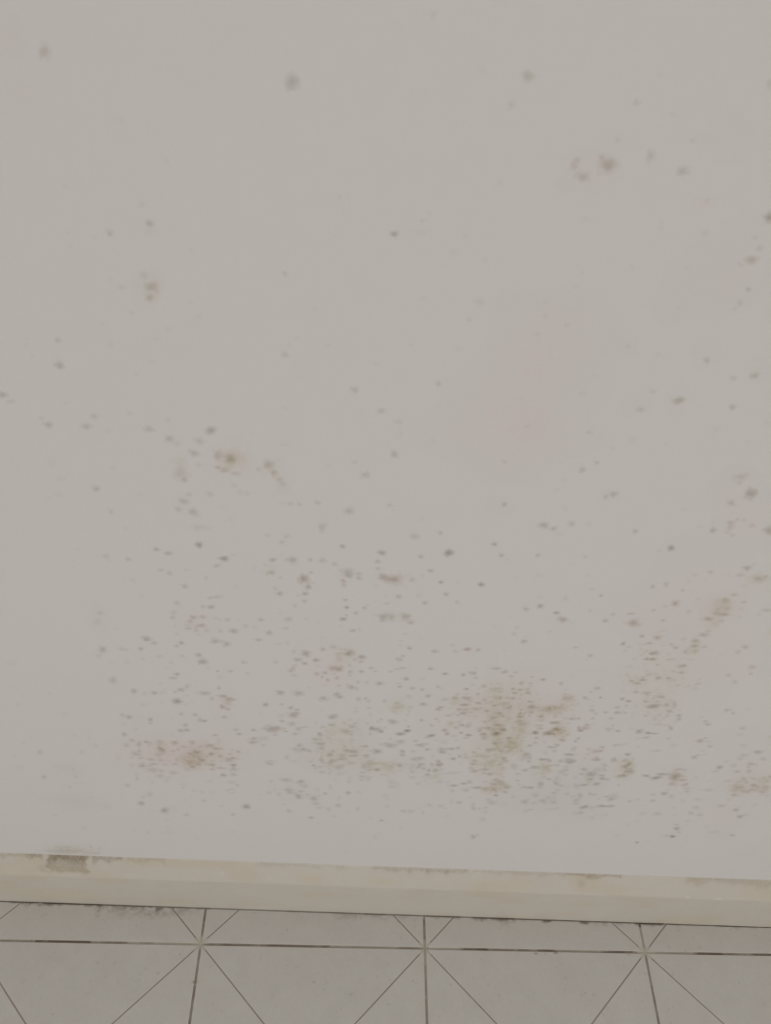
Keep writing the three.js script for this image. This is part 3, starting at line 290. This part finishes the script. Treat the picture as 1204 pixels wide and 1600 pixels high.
const PINK_FILM = [
  [-1680,10838,24,17,52,2], [-1872,10673,53,37,24,2], [-1859,10917,80,51,62,2], [1818,10297,43,34,147,2], [1148,10441,132,88,176,2], [1852,10653,116,88,142,1], [-1304,9570,60,25,80,2], [124,8685,20,19,7,2],
  [1834,10286,31,22,167,2], [2168,9945,231,95,112,1], [1998,9766,270,204,159,1], [1141,9171,373,283,110,2], [1045,9328,245,198,113,1], [2150,9282,88,63,125,1], [-977,8199,138,120,41,2], [845,8649,343,314,157,2],
  [986,8179,124,84,180,1], [1037,7832,98,89,158,1], [1542,8273,39,31,169,1], [2706,8096,250,90,111,1], [2915,7840,317,167,116,2], [1176,8574,259,228,126,2], [-1394,6225,133,112,46,3], [-735,7036,23,18,15,3],
  [-468,6894,61,39,86,3], [-148,6929,68,39,89,3], [260,6943,105,61,4,3], [411,6396,60,51,93,2], [1740,6503,68,50,109,2], [2809,6466,25,19,127,1], [2869,6801,581,454,136,2], [-1264,4926,176,103,81,2],
  [-256,5566,348,199,88,3], [-397,5415,18,14,82,2], [-197,5043,46,25,89,1], [-818,4481,66,29,6,3], [991,6001,59,56,147,3], [1122,4928,431,294,99,2], [1842,5079,585,461,110,2], [3276,6090,25,18,126,2],
  [3341,5995,397,293,129,2], [2983,5163,407,320,128,1], [-1790,3451,72,43,11,2], [-1845,3877,651,421,13,4], [1585,3798,94,23,98,3], [1531,3554,341,117,98,3], [2521,4291,136,108,169,3], [3478,4586,34,21,115,2],
  [3543,4615,102,78,131,2], [3568,3813,248,149,113,2], [4270,3947,603,268,113,2], [4332,3052,341,144,111,3], [4915,1943,265,173,121,1], [4438,2505,130,90,171,2],
];

const WALL = { x0: -0.60, x1: 0.76, y0: 0.06, y1: 1.20, w: 2048, h: 2048 };
const PAINT = [0.700, 0.685, 0.660];                     // old white emulsion
function wallMap() {
  const { w, h } = WALL, lin = new Float32Array(w * h * 3), sx = w / (WALL.x1 - WALL.x0), sy = h / (WALL.y1 - WALL.y0);
  for (let i = 0; i < w * h; i++) { lin[i * 3] = PAINT[0]; lin[i * 3 + 1] = PAINT[1]; lin[i * 3 + 2] = PAINT[2]; }
  const rand = rng(71);
  // one colony: an ellipse with a lobed, grainy edge, thinning outwards
  function colony([x, y, a, b, deg, s], take, soft, grain, reach, id) {
    x *= 1e-4; y *= 1e-4; a *= 1.10e-4; b *= 1.20e-4;
    const ct = Math.cos(deg * Math.PI / 180), st = Math.sin(deg * Math.PI / 180), R = Math.max(a, b) * reach;
    const i0 = Math.max(2, Math.floor((x - R - WALL.x0) * sx)), i1 = Math.min(w - 3, Math.ceil((x + R - WALL.x0) * sx));
    const j0 = Math.max(2, Math.floor((y - R - WALL.y0) * sy)), j1 = Math.min(h - 3, Math.ceil((y + R - WALL.y0) * sy));
    const amp = s / 9, ph = hash(id, 5, 9) * 40;
    for (let j = j0; j <= j1; j++) for (let i = i0; i <= i1; i++) {
      const px = (i + 0.5) / sx + WALL.x0, py = (j + 0.5) / sy + WALL.y0, dx = px - x, dy = py - y;
      const u = (dx * ct + dy * st) / a, v = (-dx * st + dy * ct) / b;
      let r = Math.sqrt(u * u + v * v); if (r > reach) continue;
      const lobes = vnoise(ph + u * 1.3 + 9, ph + v * 1.3 + 9, 3) - 0.5;
      r = r * (1 + lobes * 0.7);
      let f = Math.exp(-1.15 * Math.pow(r, soft)) * smooth(reach, reach * 0.7, r) * amp;
      if (grain > 0) { const g = 0.6 * vnoise(px / 0.0032, py / 0.0042, 11) + 0.4 * vnoise(px / 0.0013, py / 0.0017, 12); f *= 1 + grain * (g - 0.5) * 2; }
      if (f <= 0.002) continue;
      const k = (j * w + i) * 3;
      for (let c = 0; c < 3; c++) lin[k + c] *= 1 - clamp(take[c] * f, -0.2, 0.6);
    }
  }
  let id = 1;
  for (const q of PINK_FILM) colony(q, [-0.03, 0.11, 0.085], 2.2, 0.35, 1.7, id++);
  for (const q of OLIVE_FILM) colony(q, [0.12, 0.145, 0.235], 2.2, 0.55, 1.7, id++);
  // fine specks in the films
  for (const q of OLIVE_FILM) {
    if (q[5] < 2 || q[1] > 6500) continue;
    const n = Math.min(60, Math.round(Math.PI * q[2] * q[3] * 1e-8 / 9e-5 * (q[5] > 4 ? 1.6 : 1)));
    for (let k = 0; k < n; k++) {
      const r = Math.sqrt(rand()) * 1.25, t = rand() * 6.283, ca = Math.cos(q[4] * Math.PI / 180), sa = Math.sin(q[4] * Math.PI / 180);
      const u = r * Math.cos(t) * q[2], v = r * Math.sin(t) * q[3];
      colony([q[0] + u * ca - v * sa, q[1] + u * sa + v * ca, 16 + rand() * 16, 10 + rand() * 10, rand() * 180, 1.2 + rand() * 2.2], [0.26, 0.31, 0.37], 2.2, 0, 1.8, id++);
    }
  }
  for (const q of BROWN_MOULD) colony(q, [0.315, 0.365, 0.43], 2.05, 0.15, 1.8, id++);
  for (const q of GREY_MOULD) colony(q, [0.35, 0.372, 0.41], 2.05, 0.12, 1.8, id++);
  // the growth goes on past the right edge of the picture
  for (let k = 0; k < 160; k++) {
    const y = 1500 + Math.pow(rand(), 1.3) * 3800, x0 = 5250 - (y - 1500) * 0.27;
    colony([x0 + 250 + rand() * 1500, y, 20 + rand() * 40, 14 + rand() * 24, rand() * 180, 2 + rand() * 5], rand() < 0.5 ? [0.315, 0.365, 0.43] : [0.35, 0.372, 0.41], 2.05, 0.12, 1.8, id++);
  }
  return colourMap(lin, w, h);
}
{
  const g = box(ROOM.x0 - ROOM.t, ROOM.x1 + ROOM.t, -0.02, ROOM.h + ROOM.t, -ROOM.t, 0);
  const p = g.attributes.position, uv = g.attributes.uv;
  for (let i = 0; i < p.count; i++) uv.setXY(i, (p.getX(i) - WALL.x0) / (WALL.x1 - WALL.x0), (p.getY(i) - WALL.y0) / (WALL.y1 - WALL.y0));
  const roller = heightMap((u, v) => 0.5 * vnoise(u * 48, v * 48, 21, 48, 48) + 0.3 * vnoise(u * 96, v * 96, 22, 96, 96) + 0.2 * vnoise(u * 12, v * 12, 23, 12, 12), 512, 512);
  roller.repeat.set((WALL.x1 - WALL.x0) / 0.16, (WALL.y1 - WALL.y0) / 0.16);
  const m = new THREE.MeshStandardMaterial({ map: wallMap(), roughness: 0.62, bumpMap: roller, bumpScale: 0.00012 });
  structure('wall_back', g, m, 'white painted wall covered in brown and grey mould spots', 'wall');
}

// ---------------------------------------------------------------- the rest of the room shell (out of the picture)
const plain = new THREE.MeshStandardMaterial({ color: new THREE.Color().setRGB(...PAINT), roughness: 0.7 });
structure('wall_left', box(ROOM.x0 - ROOM.t, ROOM.x0, -0.02, ROOM.h + ROOM.t, 0, ROOM.z1), plain, 'plain white side wall to the left, outside the picture', 'wall');
structure('wall_right', box(ROOM.x1, ROOM.x1 + ROOM.t, -0.02, ROOM.h + ROOM.t, 0, ROOM.z1), plain, 'plain white side wall to the right, outside the picture', 'wall');
structure('wall_front', box(ROOM.x0 - ROOM.t, ROOM.x1 + ROOM.t, -0.02, ROOM.h + ROOM.t, ROOM.z1, ROOM.z1 + ROOM.t), plain, 'plain white wall behind the viewer, outside the picture', 'wall');
structure('ceiling', box(ROOM.x0, ROOM.x1, ROOM.h, ROOM.h + ROOM.t, 0, ROOM.z1), plain, 'plain white ceiling above, outside the picture', 'ceiling');

// ---------------------------------------------------------------- skirting board
const BOARD = { t: 0.01455, h1: 0.0901, h2: 0.1227 };
{
  const X0 = -0.62, X1 = 0.78, w = 2048, h = 256, lin = new Float32Array(w * h * 3);
  const base = [0.615, 0.578, 0.505];
  // grime along the top edge: x0, x1, density, depth (m)
  const top = [[-0.46, -0.41, 0.30, 0.006], [-0.415, -0.387, 0.55, 0.006], [-0.386, -0.332, 0.30, 0.008], [-0.33, -0.285, 0.55, 0.006], [-0.285, -0.23, 0.25, 0.005], [-0.12, 0.0, 0.16, 0.004], [0.03, 0.16, 0.32, 0.004], [0.16, 0.36, 0.20, 0.004], [0.28, 0.36, 0.25, 0.004], [0.44, 0.60, 0.28, 0.007]];
  for (let j = 0; j < h; j++) for (let i = 0; i < w; i++) {
    const x = X0 + (i + 0.5) / w * (X1 - X0), y = (j + 0.5) / h * BOARD.h2, k = (j * w + i) * 3;
    const edge = Math.min(smooth(0, 40, i), smooth(0, 40, w - 1 - i));
    const n1 = vnoise(x / 0.012, y / 0.012, 31), n2 = vnoise(x / 0.0025, y / 0.0035, 32), n3 = vnoise(x / 0.06, y / 0.03, 33);
    let dirt = edge * 0.07 * (0.4 * n1 + 0.25 * n2 + 0.35 * n3), yellow = edge * 0.12 * smooth(0.5, 0.85, vnoise(x / 0.045, y / 0.02, 34));
    for (const [a, b, d, depth] of top) {
      const e = smooth(a, a + 0.006, x) * smooth(b, b - 0.006, x), g = depth * (0.4 + 1.2 * vnoise(x / 0.009, 4, 35));
      dirt += e * d * smooth(BOARD.h2 - g * 1.8, BOARD.h2 - g * 0.4, y) * (0.6 + 0.8 * n2) * 0.55;
    }
    // bare worn patch with ragged sides
    const rag = 0.0045 * (vnoise(y / 0.005, 1, 36) - 0.5) * 2 + 0.002 * (n2 - 0.5);
    const lo = 0.0955 + 0.004 * (vnoise(x / 0.008, 7, 37) - 0.3);
    const patch = smooth(-0.3865 + rag, -0.3825 + rag, x) * smooth(-0.3315 + rag, -0.3365 + rag, x) * smooth(lo - 0.002, lo + 0.004, y);
    dirt += patch * (0.19 + 0.08 * n2 + 0.06 * n1 + 0.12 * smooth(0.112, 0.119, y));
    const smear = smooth(-0.405, -0.392, x) * smooth(-0.382, -0.388, x) * smooth(0.094, 0.100, y) * smooth(0.112, 0.104, y);
    dirt += smear * 0.10 * (0.5 + n2);
    const spot = (cx, cy, r, s) => { const d = Math.hypot(x - cx, (y - cy) * 0.8) / r; dirt += s * Math.exp(-d * d * 1.3); };
    spot(0.3065, 0.108, 0.006, 0.16); spot(0.105, 0.1175, 0.004, 0.2); spot(0.13, 0.1185, 0.004, 0.2); spot(0.082, 0.116, 0.003, 0.16); spot(-0.16, 0.104, 0.003, -0.06); spot(-0.10, 0.100, 0.003, -0.05);
    // chips along the front arris on the right
    if (x > 0.44) { const c = vnoise(x / 0.006, y / 0.003, 38) * smooth(0.084, 0.089, y) * smooth(0.098, 0.092, y); dirt -= 0.10 * smooth(0.6, 0.8, c); }
    dirt = clamp(dirt, -0.2, 0.8);
    lin[k] = base[0] * (1 - dirt * 0.82) * (1 - yellow * 0.10);
    lin[k + 1] = base[1] * (1 - dirt * 0.92) * (1 - yellow * 0.25);
    lin[k + 2] = base[2] * (1 - dirt * 1.06) * (1 - yellow * 0.75);
  }
  const s = new THREE.Shape(), r = 0.0035, a = Math.atan2(BOARD.h2 - BOARD.h1, BOARD.t - 0.0008);
  s.moveTo(0, 0); s.lineTo(BOARD.t, 0); s.lineTo(BOARD.t, BOARD.h1 - r);
  s.quadraticCurveTo(BOARD.t, BOARD.h1, BOARD.t - r * Math.cos(a), BOARD.h1 + r * Math.sin(a));
  s.lineTo(0.0018, BOARD.h2 - 0.0022); s.quadraticCurveTo(0.0008, BOARD.h2, 0, BOARD.h2); s.closePath();
  const L = ROOM.x1 - ROOM.x0, g = new THREE.ExtrudeGeometry(s, { depth: L, bevelEnabled: false, curveSegments: 6 });
  g.applyMatrix4(new THREE.Matrix4().makeBasis(new THREE.Vector3(0, 0, 1), new THREE.Vector3(0, 1, 0), new THREE.Vector3(-1, 0, 0)));   // profile x -> world z, depth -> world -x
  g.translate(ROOM.x1, 0, 0);
  const p = g.attributes.position, uv = g.attributes.uv;
  for (let i = 0; i < p.count; i++) uv.setXY(i, (p.getX(i) - X0) / (X1 - X0), p.getY(i) / BOARD.h2);
  const brush = heightMap((u, v) => 0.6 * vnoise(u * 10, v * 60, 41, 10, 60) + 0.4 * vnoise(u * 40, v * 40, 42, 40, 40), 256, 256);
  brush.repeat.set((X1 - X0) / 0.2, 1);
  structure('baseboard_back', g, new THREE.MeshStandardMaterial({ map: colourMap(lin, w, h), roughness: 0.36, bumpMap: brush, bumpScale: 0.00015 }), 'cream painted skirting board with sloped top edge and a dark worn patch', 'skirting board');
}

// ---------------------------------------------------------------- tiled floor
const TILE = { s: 0.30, joint: 0.0031, groove: 0.0016, bevel: 0.0003, ox: -0.19007, oz: 0.06143, turn: 0.013575 };
const cT = Math.cos(TILE.turn), sT = Math.sin(TILE.turn);
const toWorld = (u, v) => [TILE.ox + u * cT + v * sT, TILE.oz - u * sT + v * cT];
const toLocal = (x, z) => { x -= TILE.ox; z -= TILE.oz; return [x * cT - z * sT, x * sT + z * cT]; };
const NEAR = { u0: -0.62, u1: 0.92, v0: -0.075, v1: 0.33, w: 2048, h: 540 };
const px2u = q => (q - 312) * 0.000864;
// how black the old grout is, along the joint parallel to the wall, along the joints running into the room and in the gap under the skirting board
const ROWS = [[-80, 53, .42], [53, 146, 1.0], [146, 158, .5], [158, 202, .6], [202, 218, .25], [218, 240, .4], [240, 300, .18], [318, 402, .72], [402, 512, .72], [512, 615, .38], [615, 652, .55], [674, 716, .25], [716, 762, .95], [762, 805, .65], [805, 830, .7], [830, 868, .9], [868, 938, .38], [938, 992, .75], [1022, 1084, .28], [1084, 1132, .9], [1132, 1172, .6], [1172, 1280, .8]].map(([a, b, d]) => [px2u(a), px2u(b), d]);
const GAP = [[-80, 14, .35], [14, 64, .8], [64, 160, 1.0], [160, 236, .65], [236, 300, .45], [300, 326, .7], [326, 440, .2], [440, 560, .42], [560, 600, .6], [600, 655, .35], [655, 715, .75], [715, 730, .3], [730, 800, .85], [800, 865, .6], [865, 985, .5], [985, 1034, 1.0], [1034, 1110, .5], [1110, 1185, .6], [1185, 1300, .4]].map(([a, b, d]) => [-0.281 + a * 0.000886, -0.281 + b * 0.000886, d]);
const COLS = [[0, [[-0.06, -0.028, .8], [-0.028, -0.010, .6], [0.006, 0.05, .55], [0.05, 0.16, .62], [0.16, 0.3, .4]]], [0.3, [[-0.06, -0.010, .68], [-0.01, 0.02, .25], [0.02, 0.06, .55], [0.06, 0.16, .58], [0.16, 0.3, .4]]], [0.6, [[-0.06, -0.033, 1.0], [-0.033, -0.006, .3], [0.004, 0.04, .5], [0.04, 0.16, .6], [0.16, 0.3, .4]]]];
function run(list, q, blur) { let d = 0; for (const [a, b, k] of list) d = Math.max(d, k * smooth(a - blur, a + blur, q) * smooth(b + blur, b - blur, q)); return d; }
const CLAY = [0.630, 0.612, 0.572], GROUT = [0.54, 0.50, 0.42], SOIL = [0.150, 0.110, 0.082];
function groutMap() {
  const { w, h } = NEAR, lin = new Float32Array(w * h * 3);
  for (let j = 0; j < h; j++) for (let i = 0; i < w; i++) {
    const u = NEAR.u0 + (i + 0.5) / w * (NEAR.u1 - NEAR.u0), v = NEAR.v0 + (j + 0.5) / h * (NEAR.v1 - NEAR.v0), k = (j * w + i) * 3;
    const edge = Math.min(smooth(0, 20, i), smooth(0, 20, w - 1 - i), smooth(0, 4, j), smooth(0, 20, h - 1 - j));
    const n = 0.72 + 0.4 * vnoise(u / 0.012, v / 0.012, 51) + 0.14 * vnoise(u / 0.003, v / 0.003, 52);
    let d = 0;
    if (Math.abs(v) < 0.006) d = run(ROWS, u + 0.012 * (vnoise(u / 0.004, v / 0.0012, 53) - 0.5), 0.007);
    for (const [c, list] of COLS) if (Math.abs(u - c) < 0.006) d = Math.max(d, run(list, v, 0.003));
    const z = toWorld(u, v)[1]; if (z < 0.0195) d = run(GAP, u, 0.006);
    d = clamp(d * n * edge, 0, 0.95);
    for (let c = 0; c < 3; c++) lin[k + c] = GROUT[c] * (1 - d) + SOIL[c] * d;
  }
  return colourMap(lin, w, h);
}
function clayMap() {
  const { w, h } = NEAR, lin = new Float32Array(w * h * 3), su = w / (NEAR.u1 - NEAR.u0), sv = h / (NEAR.v1 - NEAR.v0), rand = rng(5);
  const dirt = new Float32Array(w * h);
  for (let k = 0; k < 2600; k++) {                     // flecks in the glaze
    const cx = rand() * w, cy = rand() * h, r = 0.5 + rand() * rand() * 1.8, s = 0.05 + rand() * 0.16;
    for (let j = Math.max(0, cy - 4 | 0); j < Math.min(h, cy + 5); j++) for (let i = Math.max(0, cx - 5 | 0); i < Math.min(w, cx + 6); i++) { const d = Math.hypot((i - cx) * 0.8, j - cy) / r; dirt[j * w + i] += s * Math.exp(-d * d); }
  }
  const crumbs = [[-0.0015, 0.0465, 0.0035, .6], [px2u(854), -0.0385, 0.005, .75], [px2u(860), -0.0385, 0.004, .7], [px2u(920), -0.037, 0.005, .75], [px2u(913), -0.0375, 0.004, .6], [px2u(752), -0.037, 0.003, .35], [px2u(52), -0.046, 0.004, .5], [px2u(64), -0.0465, 0.003, .4], [px2u(1014), -0.0385, 0.004, .5], [px2u(833), 0.004, 0.0025, .7], [px2u(864), 0.003, 0.0035, .7], [px2u(1000), 0.0265, 0.003, .2], [px2u(490), 0.044, 0.003, .3], [px2u(1165), -0.0345, 0.006, .25]];
  for (let j = 0; j < h; j++) for (let i = 0; i < w; i++) {
    const u = NEAR.u0 + (i + 0.5) / su, v = NEAR.v0 + (j + 0.5) / sv, k = (j * w + i) * 3;
    let d = dirt[j * w + i] + 0.05 * vnoise(u / 0.02, v / 0.02, 61) + 0.04 * vnoise(u / 0.004, v / 0.004, 62);
    const g = vnoise(u / 0.005, v / 0.004, 63) * (0.5 + vnoise(u / 0.0016, v / 0.0016, 64));
    const grime = (a, b, lo, hi, s) => { const e = smooth(a, a + 0.012, u) * smooth(b, b - 0.03, u) * smooth(hi, lo, v + 0.008 * (vnoise(u / 0.008, 3, 65) - 0.5)); d += e * s * smooth(0.0, 0.8, g); };
    grime(-0.155, -0.03, -0.048, -0.028, 0.40); grime(-0.09, 0.0, -0.046, -0.034, 0.35); grime(0.17, 0.30, -0.044, -0.034, 0.25); grime(0.36, 0.45, -0.042, -0.032, 0.3); grime(0.53, 0.66, -0.040, -0.030, 0.3); grime(-0.27, -0.2, -0.050, -0.044, 0.4);
    for (const [cu, cv, r, s] of crumbs) { const q = Math.hypot((u - cu) * 0.8, (v - cv) * 1.5) / r * (0.8 + 0.5 * g); if (q < 2.2) d += s * Math.exp(-q * q * 2.2); }
    // old grout smeared over the glaze round the joint crossings
    let film = 0; for (const c of [0, 0.3, 0.6]) { const q = Math.hypot(u - c, v) / 0.0085 * (0.75 + 0.5 * vnoise(u / 0.003, v / 0.003, 66)); film = Math.max(film, smooth(1.15, 0.75, q)); }
    const z = toWorld(u, v)[1];                          // grime trodden into the edge along the skirting board
    if (z < 0.0215) { const q = run(GAP, u, 0.006); d += 0.75 * q * q * smooth(0.0155 + 0.005 * q * vnoise(u / 0.006, 2, 68) + 0.0016, 0.0155, z); }
    d = clamp(d, 0, 0.85);
    for (let c = 0; c < 3; c++) { let b = CLAY[c] * (1 - film * 0.55) + GROUT[c] * 1.12 * film * 0.55; lin[k + c] = b * (1 - d) + SOIL[c] * d; }
  }
  return colourMap(lin, w, h);
}
function farClayMap() {
  const n = 256, lin = new Float32Array(n * n * 3), rand = rng(9), f = new Float32Array(n * n);
  for (let k = 0; k < 260; k++) f[(rand() * n | 0) * n + (rand() * n | 0)] = rand() * 0.25;
  for (let i = 0; i < n * n; i++) { const d = f[i] + 0.06 * vnoise((i % n) / 12.8, Math.floor(i / n) / 12.8, 67, 20, 20); for (let c = 0; c < 3; c++) lin[i * 3 + c] = CLAY[c] * (1 - d) + SOIL[c] * d; }
  return colourMap(lin, n, n, THREE.RepeatWrapping);
}
const nearClay = new THREE.MeshStandardMaterial({ map: clayMap(), roughness: 0.42 });
const farMap = farClayMap(); farMap.repeat.set(1 / 0.3, 1 / 0.3);
const farClay = new THREE.MeshStandardMaterial({ map: farMap, roughness: 0.42 });
const grooveMaterial = new THREE.MeshStandardMaterial({ vertexColors: true, roughness: 0.85 });
// the bed of mortar and grout that carries the tiles
const floor = (() => {
  const g = box(ROOM.x0 - ROOM.t, ROOM.x1 + ROOM.t, -0.12, -0.0008, -ROOM.t, ROOM.z1 + ROOM.t), p = g.attributes.position, uv = g.attributes.uv;
  for (let i = 0; i < p.count; i++) { const [u, v] = toLocal(p.getX(i), p.getZ(i)); uv.setXY(i, (u - NEAR.u0) / (NEAR.u1 - NEAR.u0), (v - NEAR.v0) / (NEAR.v1 - NEAR.v0)); }
  return structure('floor', g, new THREE.MeshStandardMaterial({ map: groutMap(), roughness: 0.9 }), 'cream tiled floor with dirty joints and diagonal lines in each tile', 'floor');
})();
// convex polygons in the floor's own axes
function cut(poly, nx, ny, c) {                          // keep nx*u + ny*v >= c
  const out = [];
  for (let i = 0; i < poly.length; i++) {
    const a = poly[i], b = poly[(i + 1) % poly.length], da = nx * a[0] + ny * a[1] - c, db = nx * b[0] + ny * b[1] - c;
    if (da >= 0) out.push(a);
    if ((da >= 0) !== (db >= 0)) { const t = da / (da - db); out.push([a[0] + (b[0] - a[0]) * t, a[1] + (b[1] - a[1]) * t]); }
  }
  return out;
}
// half-planes of the room in the floor's axes; the mouldy wall's side stops just short of the skirting board
const SIDES = [[0, 1, BOARD.t + 0.0011], [0, -1, -ROOM.z1 + 0.002], [1, 0, ROOM.x0 + 0.002], [-1, 0, -ROOM.x1 + 0.002]].map(([nx, nz, c]) => {
  const n = [nx * cT - nz * sT, nx * sT + nz * cT];
  return [n[0], n[1], c - (nx * TILE.ox + nz * TILE.oz)];
});
const area = P => { let s = 0; for (let i = 0; i < P.length; i++) { const a = P[i], b = P[(i + 1) % P.length]; s += a[0] * b[1] - b[0] * a[1]; } return s / 2; };
function tidy(P) { const o = []; for (const q of P) if (!o.length || Math.hypot(q[0] - o[o.length - 1][0], q[1] - o[o.length - 1][1]) > 1e-5) o.push(q); while (o.length > 1 && Math.hypot(o[0][0] - o[o.length - 1][0], o[0][1] - o[o.length - 1][1]) < 1e-5) o.pop(); return area(o) < 0 ? o.reverse() : o; }
function inset(P, d) {
  let Q = P.slice();
  for (let i = 0; i < P.length; i++) { const a = P[i], b = P[(i + 1) % P.length], l = Math.hypot(b[0] - a[0], b[1] - a[1]); const n = [-(b[1] - a[1]) / l, (b[0] - a[0]) / l]; Q = cut(Q, n[0], n[1], n[0] * a[0] + n[1] * a[1] + d); }
  return tidy(Q);
}
// a slab with a chamfered top rim; the origin is (cu, cv)
function slab(P, yTop, yLow, bevel, cu, cv, colour) {
  P = tidy(P); if (P.length < 3 || Math.abs(area(P)) < 4e-6) return null;
  let Q = inset(P, bevel); if (Q.length !== P.length) Q = P;
  const pos = [], uv = [], col = [], put = (q, y) => { pos.push(q[0] - cu, y, q[1] - cv); uv.push(q[0], q[1]); if (colour) col.push(...colour); };
  const tri = (a, ya, b, yb, c, yc) => { put(a, ya); put(b, yb); put(c, yc); };
  for (let i = 1; i < Q.length - 1; i++) tri(Q[0], yTop, Q[i + 1], yTop, Q[i], yTop);
  for (let i = 0; i < P.length; i++) {
    const j = (i + 1) % P.length;
    tri(Q[i], yTop, Q[j], yTop, P[i], yTop - bevel); tri(Q[j], yTop, P[j], yTop - bevel, P[i], yTop - bevel);
    tri(P[i], yTop - bevel, P[j], yTop - bevel, P[i], yLow); tri(P[j], yTop - bevel, P[j], yLow, P[i], yLow);
  }
  const g = new THREE.BufferGeometry();
  g.setAttribute('position', new THREE.Float32BufferAttribute(pos, 3)); g.setAttribute('uv', new THREE.Float32BufferAttribute(uv, 2));
  if (colour) g.setAttribute('color', new THREE.Float32BufferAttribute(col, 3));
  g.computeVertexNormals();
  return g;
}
function tileShapes(i, j, clip) {
  const S = TILE.s, u0 = i * S, v0 = j * S, h = TILE.joint / 2, cu = u0 + S / 2, cv = v0 + S / 2;
  const sq = [[u0 + h, v0 + h], [u0 + S - h, v0 + h], [u0 + S - h, v0 + S - h], [u0 + h, v0 + S - h]];
  const r = Math.SQRT1_2, k = TILE.groove / 2, limit = P => { if (clip) for (const q of SIDES) P = cut(P, ...q); return P; };
  const facets = [], lines = [];
  for (const a of [-1, 1]) for (const b of [-1, 1]) {      // the diagonals divide the face in four
    let P = cut(sq, a * r, -a * r, a * r * (u0 - v0) + k); P = cut(P, b * r, b * r, b * r * (u0 + v0 + S) + k);
    const g = slab(limit(P), 0, -0.008, TILE.bevel, cu, cv); if (g) facets.push(g);
  }
  for (const d of [1, -1]) {                                // the sunk lines; filled with grout at the corners
    let P = cut(cut(sq, r, -d * r, r * (cu - d * cv) - k), -r, d * r, -r * (cu - d * cv) - k);
    const along = [r, d * r], mid = r * (cu + d * cv), reach = S * r - 0.0105;
    const ends = [[P, -reach, reach, -0.0005, [0.36, 0.31, 0.26]], [P, reach, 9, -0.0002, GROUT], [P, -9, -reach, -0.0002, GROUT]];
    for (const [q, lo, hi, y, c] of ends) { const g = slab(limit(cut(cut(q, along[0], along[1], mid + lo), -along[0], -along[1], -mid - hi)), y, -0.0075, 0.00002, cu, cv, c); if (g) lines.push(g); }
  }
  return { face: facets.length ? mergeGeometries(facets) : null, line: lines.length ? mergeGeometries(lines) : null, cu, cv };
}
let whole = null;
const inside = (i, j) => { const S = TILE.s; return [[i, j], [i + 1, j], [i, j + 1], [i + 1, j + 1]].every(([a, b]) => SIDES.every(q => q[0] * a * S + q[1] * b * S >= q[2])); };
let count = 0;
for (let j = -1; j < 16; j++) for (let i = -8; i < 10; i++) {
  const near = j <= 0 && i >= -2 && i <= 2, full = inside(i, j);
  let s;
  if (full && !near) { whole = whole || tileShapes(0, 0, false); s = { ...whole, cu: (i + 0.5) * TILE.s, cv: (j + 0.5) * TILE.s }; }
  else s = tileShapes(i, j, !full);
  if (!s.face) continue;
  const g = s.face;
  if (near) { const uv = g.attributes.uv; for (let k = 0; k < uv.count; k++) uv.setXY(k, (uv.getX(k) - NEAR.u0) / (NEAR.u1 - NEAR.u0), (uv.getY(k) - NEAR.v0) / (NEAR.v1 - NEAR.v0)); }
  const m = shade(new THREE.Mesh(g, near ? nearClay : farClay)), [x, z] = toWorld(s.cu, s.cv);
  m.name = count ? 'tile_' + String(count).padStart(3, '0') : 'tile'; count++;
  m.position.set(x, 0, z); m.rotation.y = TILE.turn; floor.add(m);
  if (s.line) { const l = shade(new THREE.Mesh(s.line, grooveMaterial)); l.name = 'diagonal_line'; m.add(l); }
}

// ---------------------------------------------------------------- the ceiling lamp behind the viewer
{
  const g = new THREE.Group(); g.name = 'ceiling_light'; g.position.set(LAMP.x, ROOM.h, LAMP.z);
  g.userData = { label: 'square white ceiling light panel behind the viewer, outside the picture', category: 'ceiling light' };
  const W = LAMP.w, D = LAMP.d, f = 0.02, metal = new THREE.MeshStandardMaterial({ color: 0xe8e6e2, roughness: 0.4 });
  const bars = [box(-W / 2 - f, W / 2 + f, -0.055, 0, -D / 2 - f, -D / 2), box(-W / 2 - f, W / 2 + f, -0.055, 0, D / 2, D / 2 + f), box(-W / 2 - f, -W / 2, -0.055, 0, -D / 2, D / 2), box(W / 2, W / 2 + f, -0.055, 0, -D / 2, D / 2)];
  const frame = shade(new THREE.Mesh(mergeGeometries(bars), metal)); frame.name = 'frame'; g.add(frame);
  const diffuser = shade(new THREE.Mesh(box(-W / 2, W / 2, -0.05, -0.03, -D / 2, D / 2), new THREE.MeshStandardMaterial({ color: 0xffffff, roughness: 0.6, emissive: new THREE.Color(0.985, 0.975, 1), emissiveIntensity: 1.2 })));
  diffuser.name = 'diffuser'; g.add(diffuser);
  scene.add(g);
}

renderer.render(scene, camera);
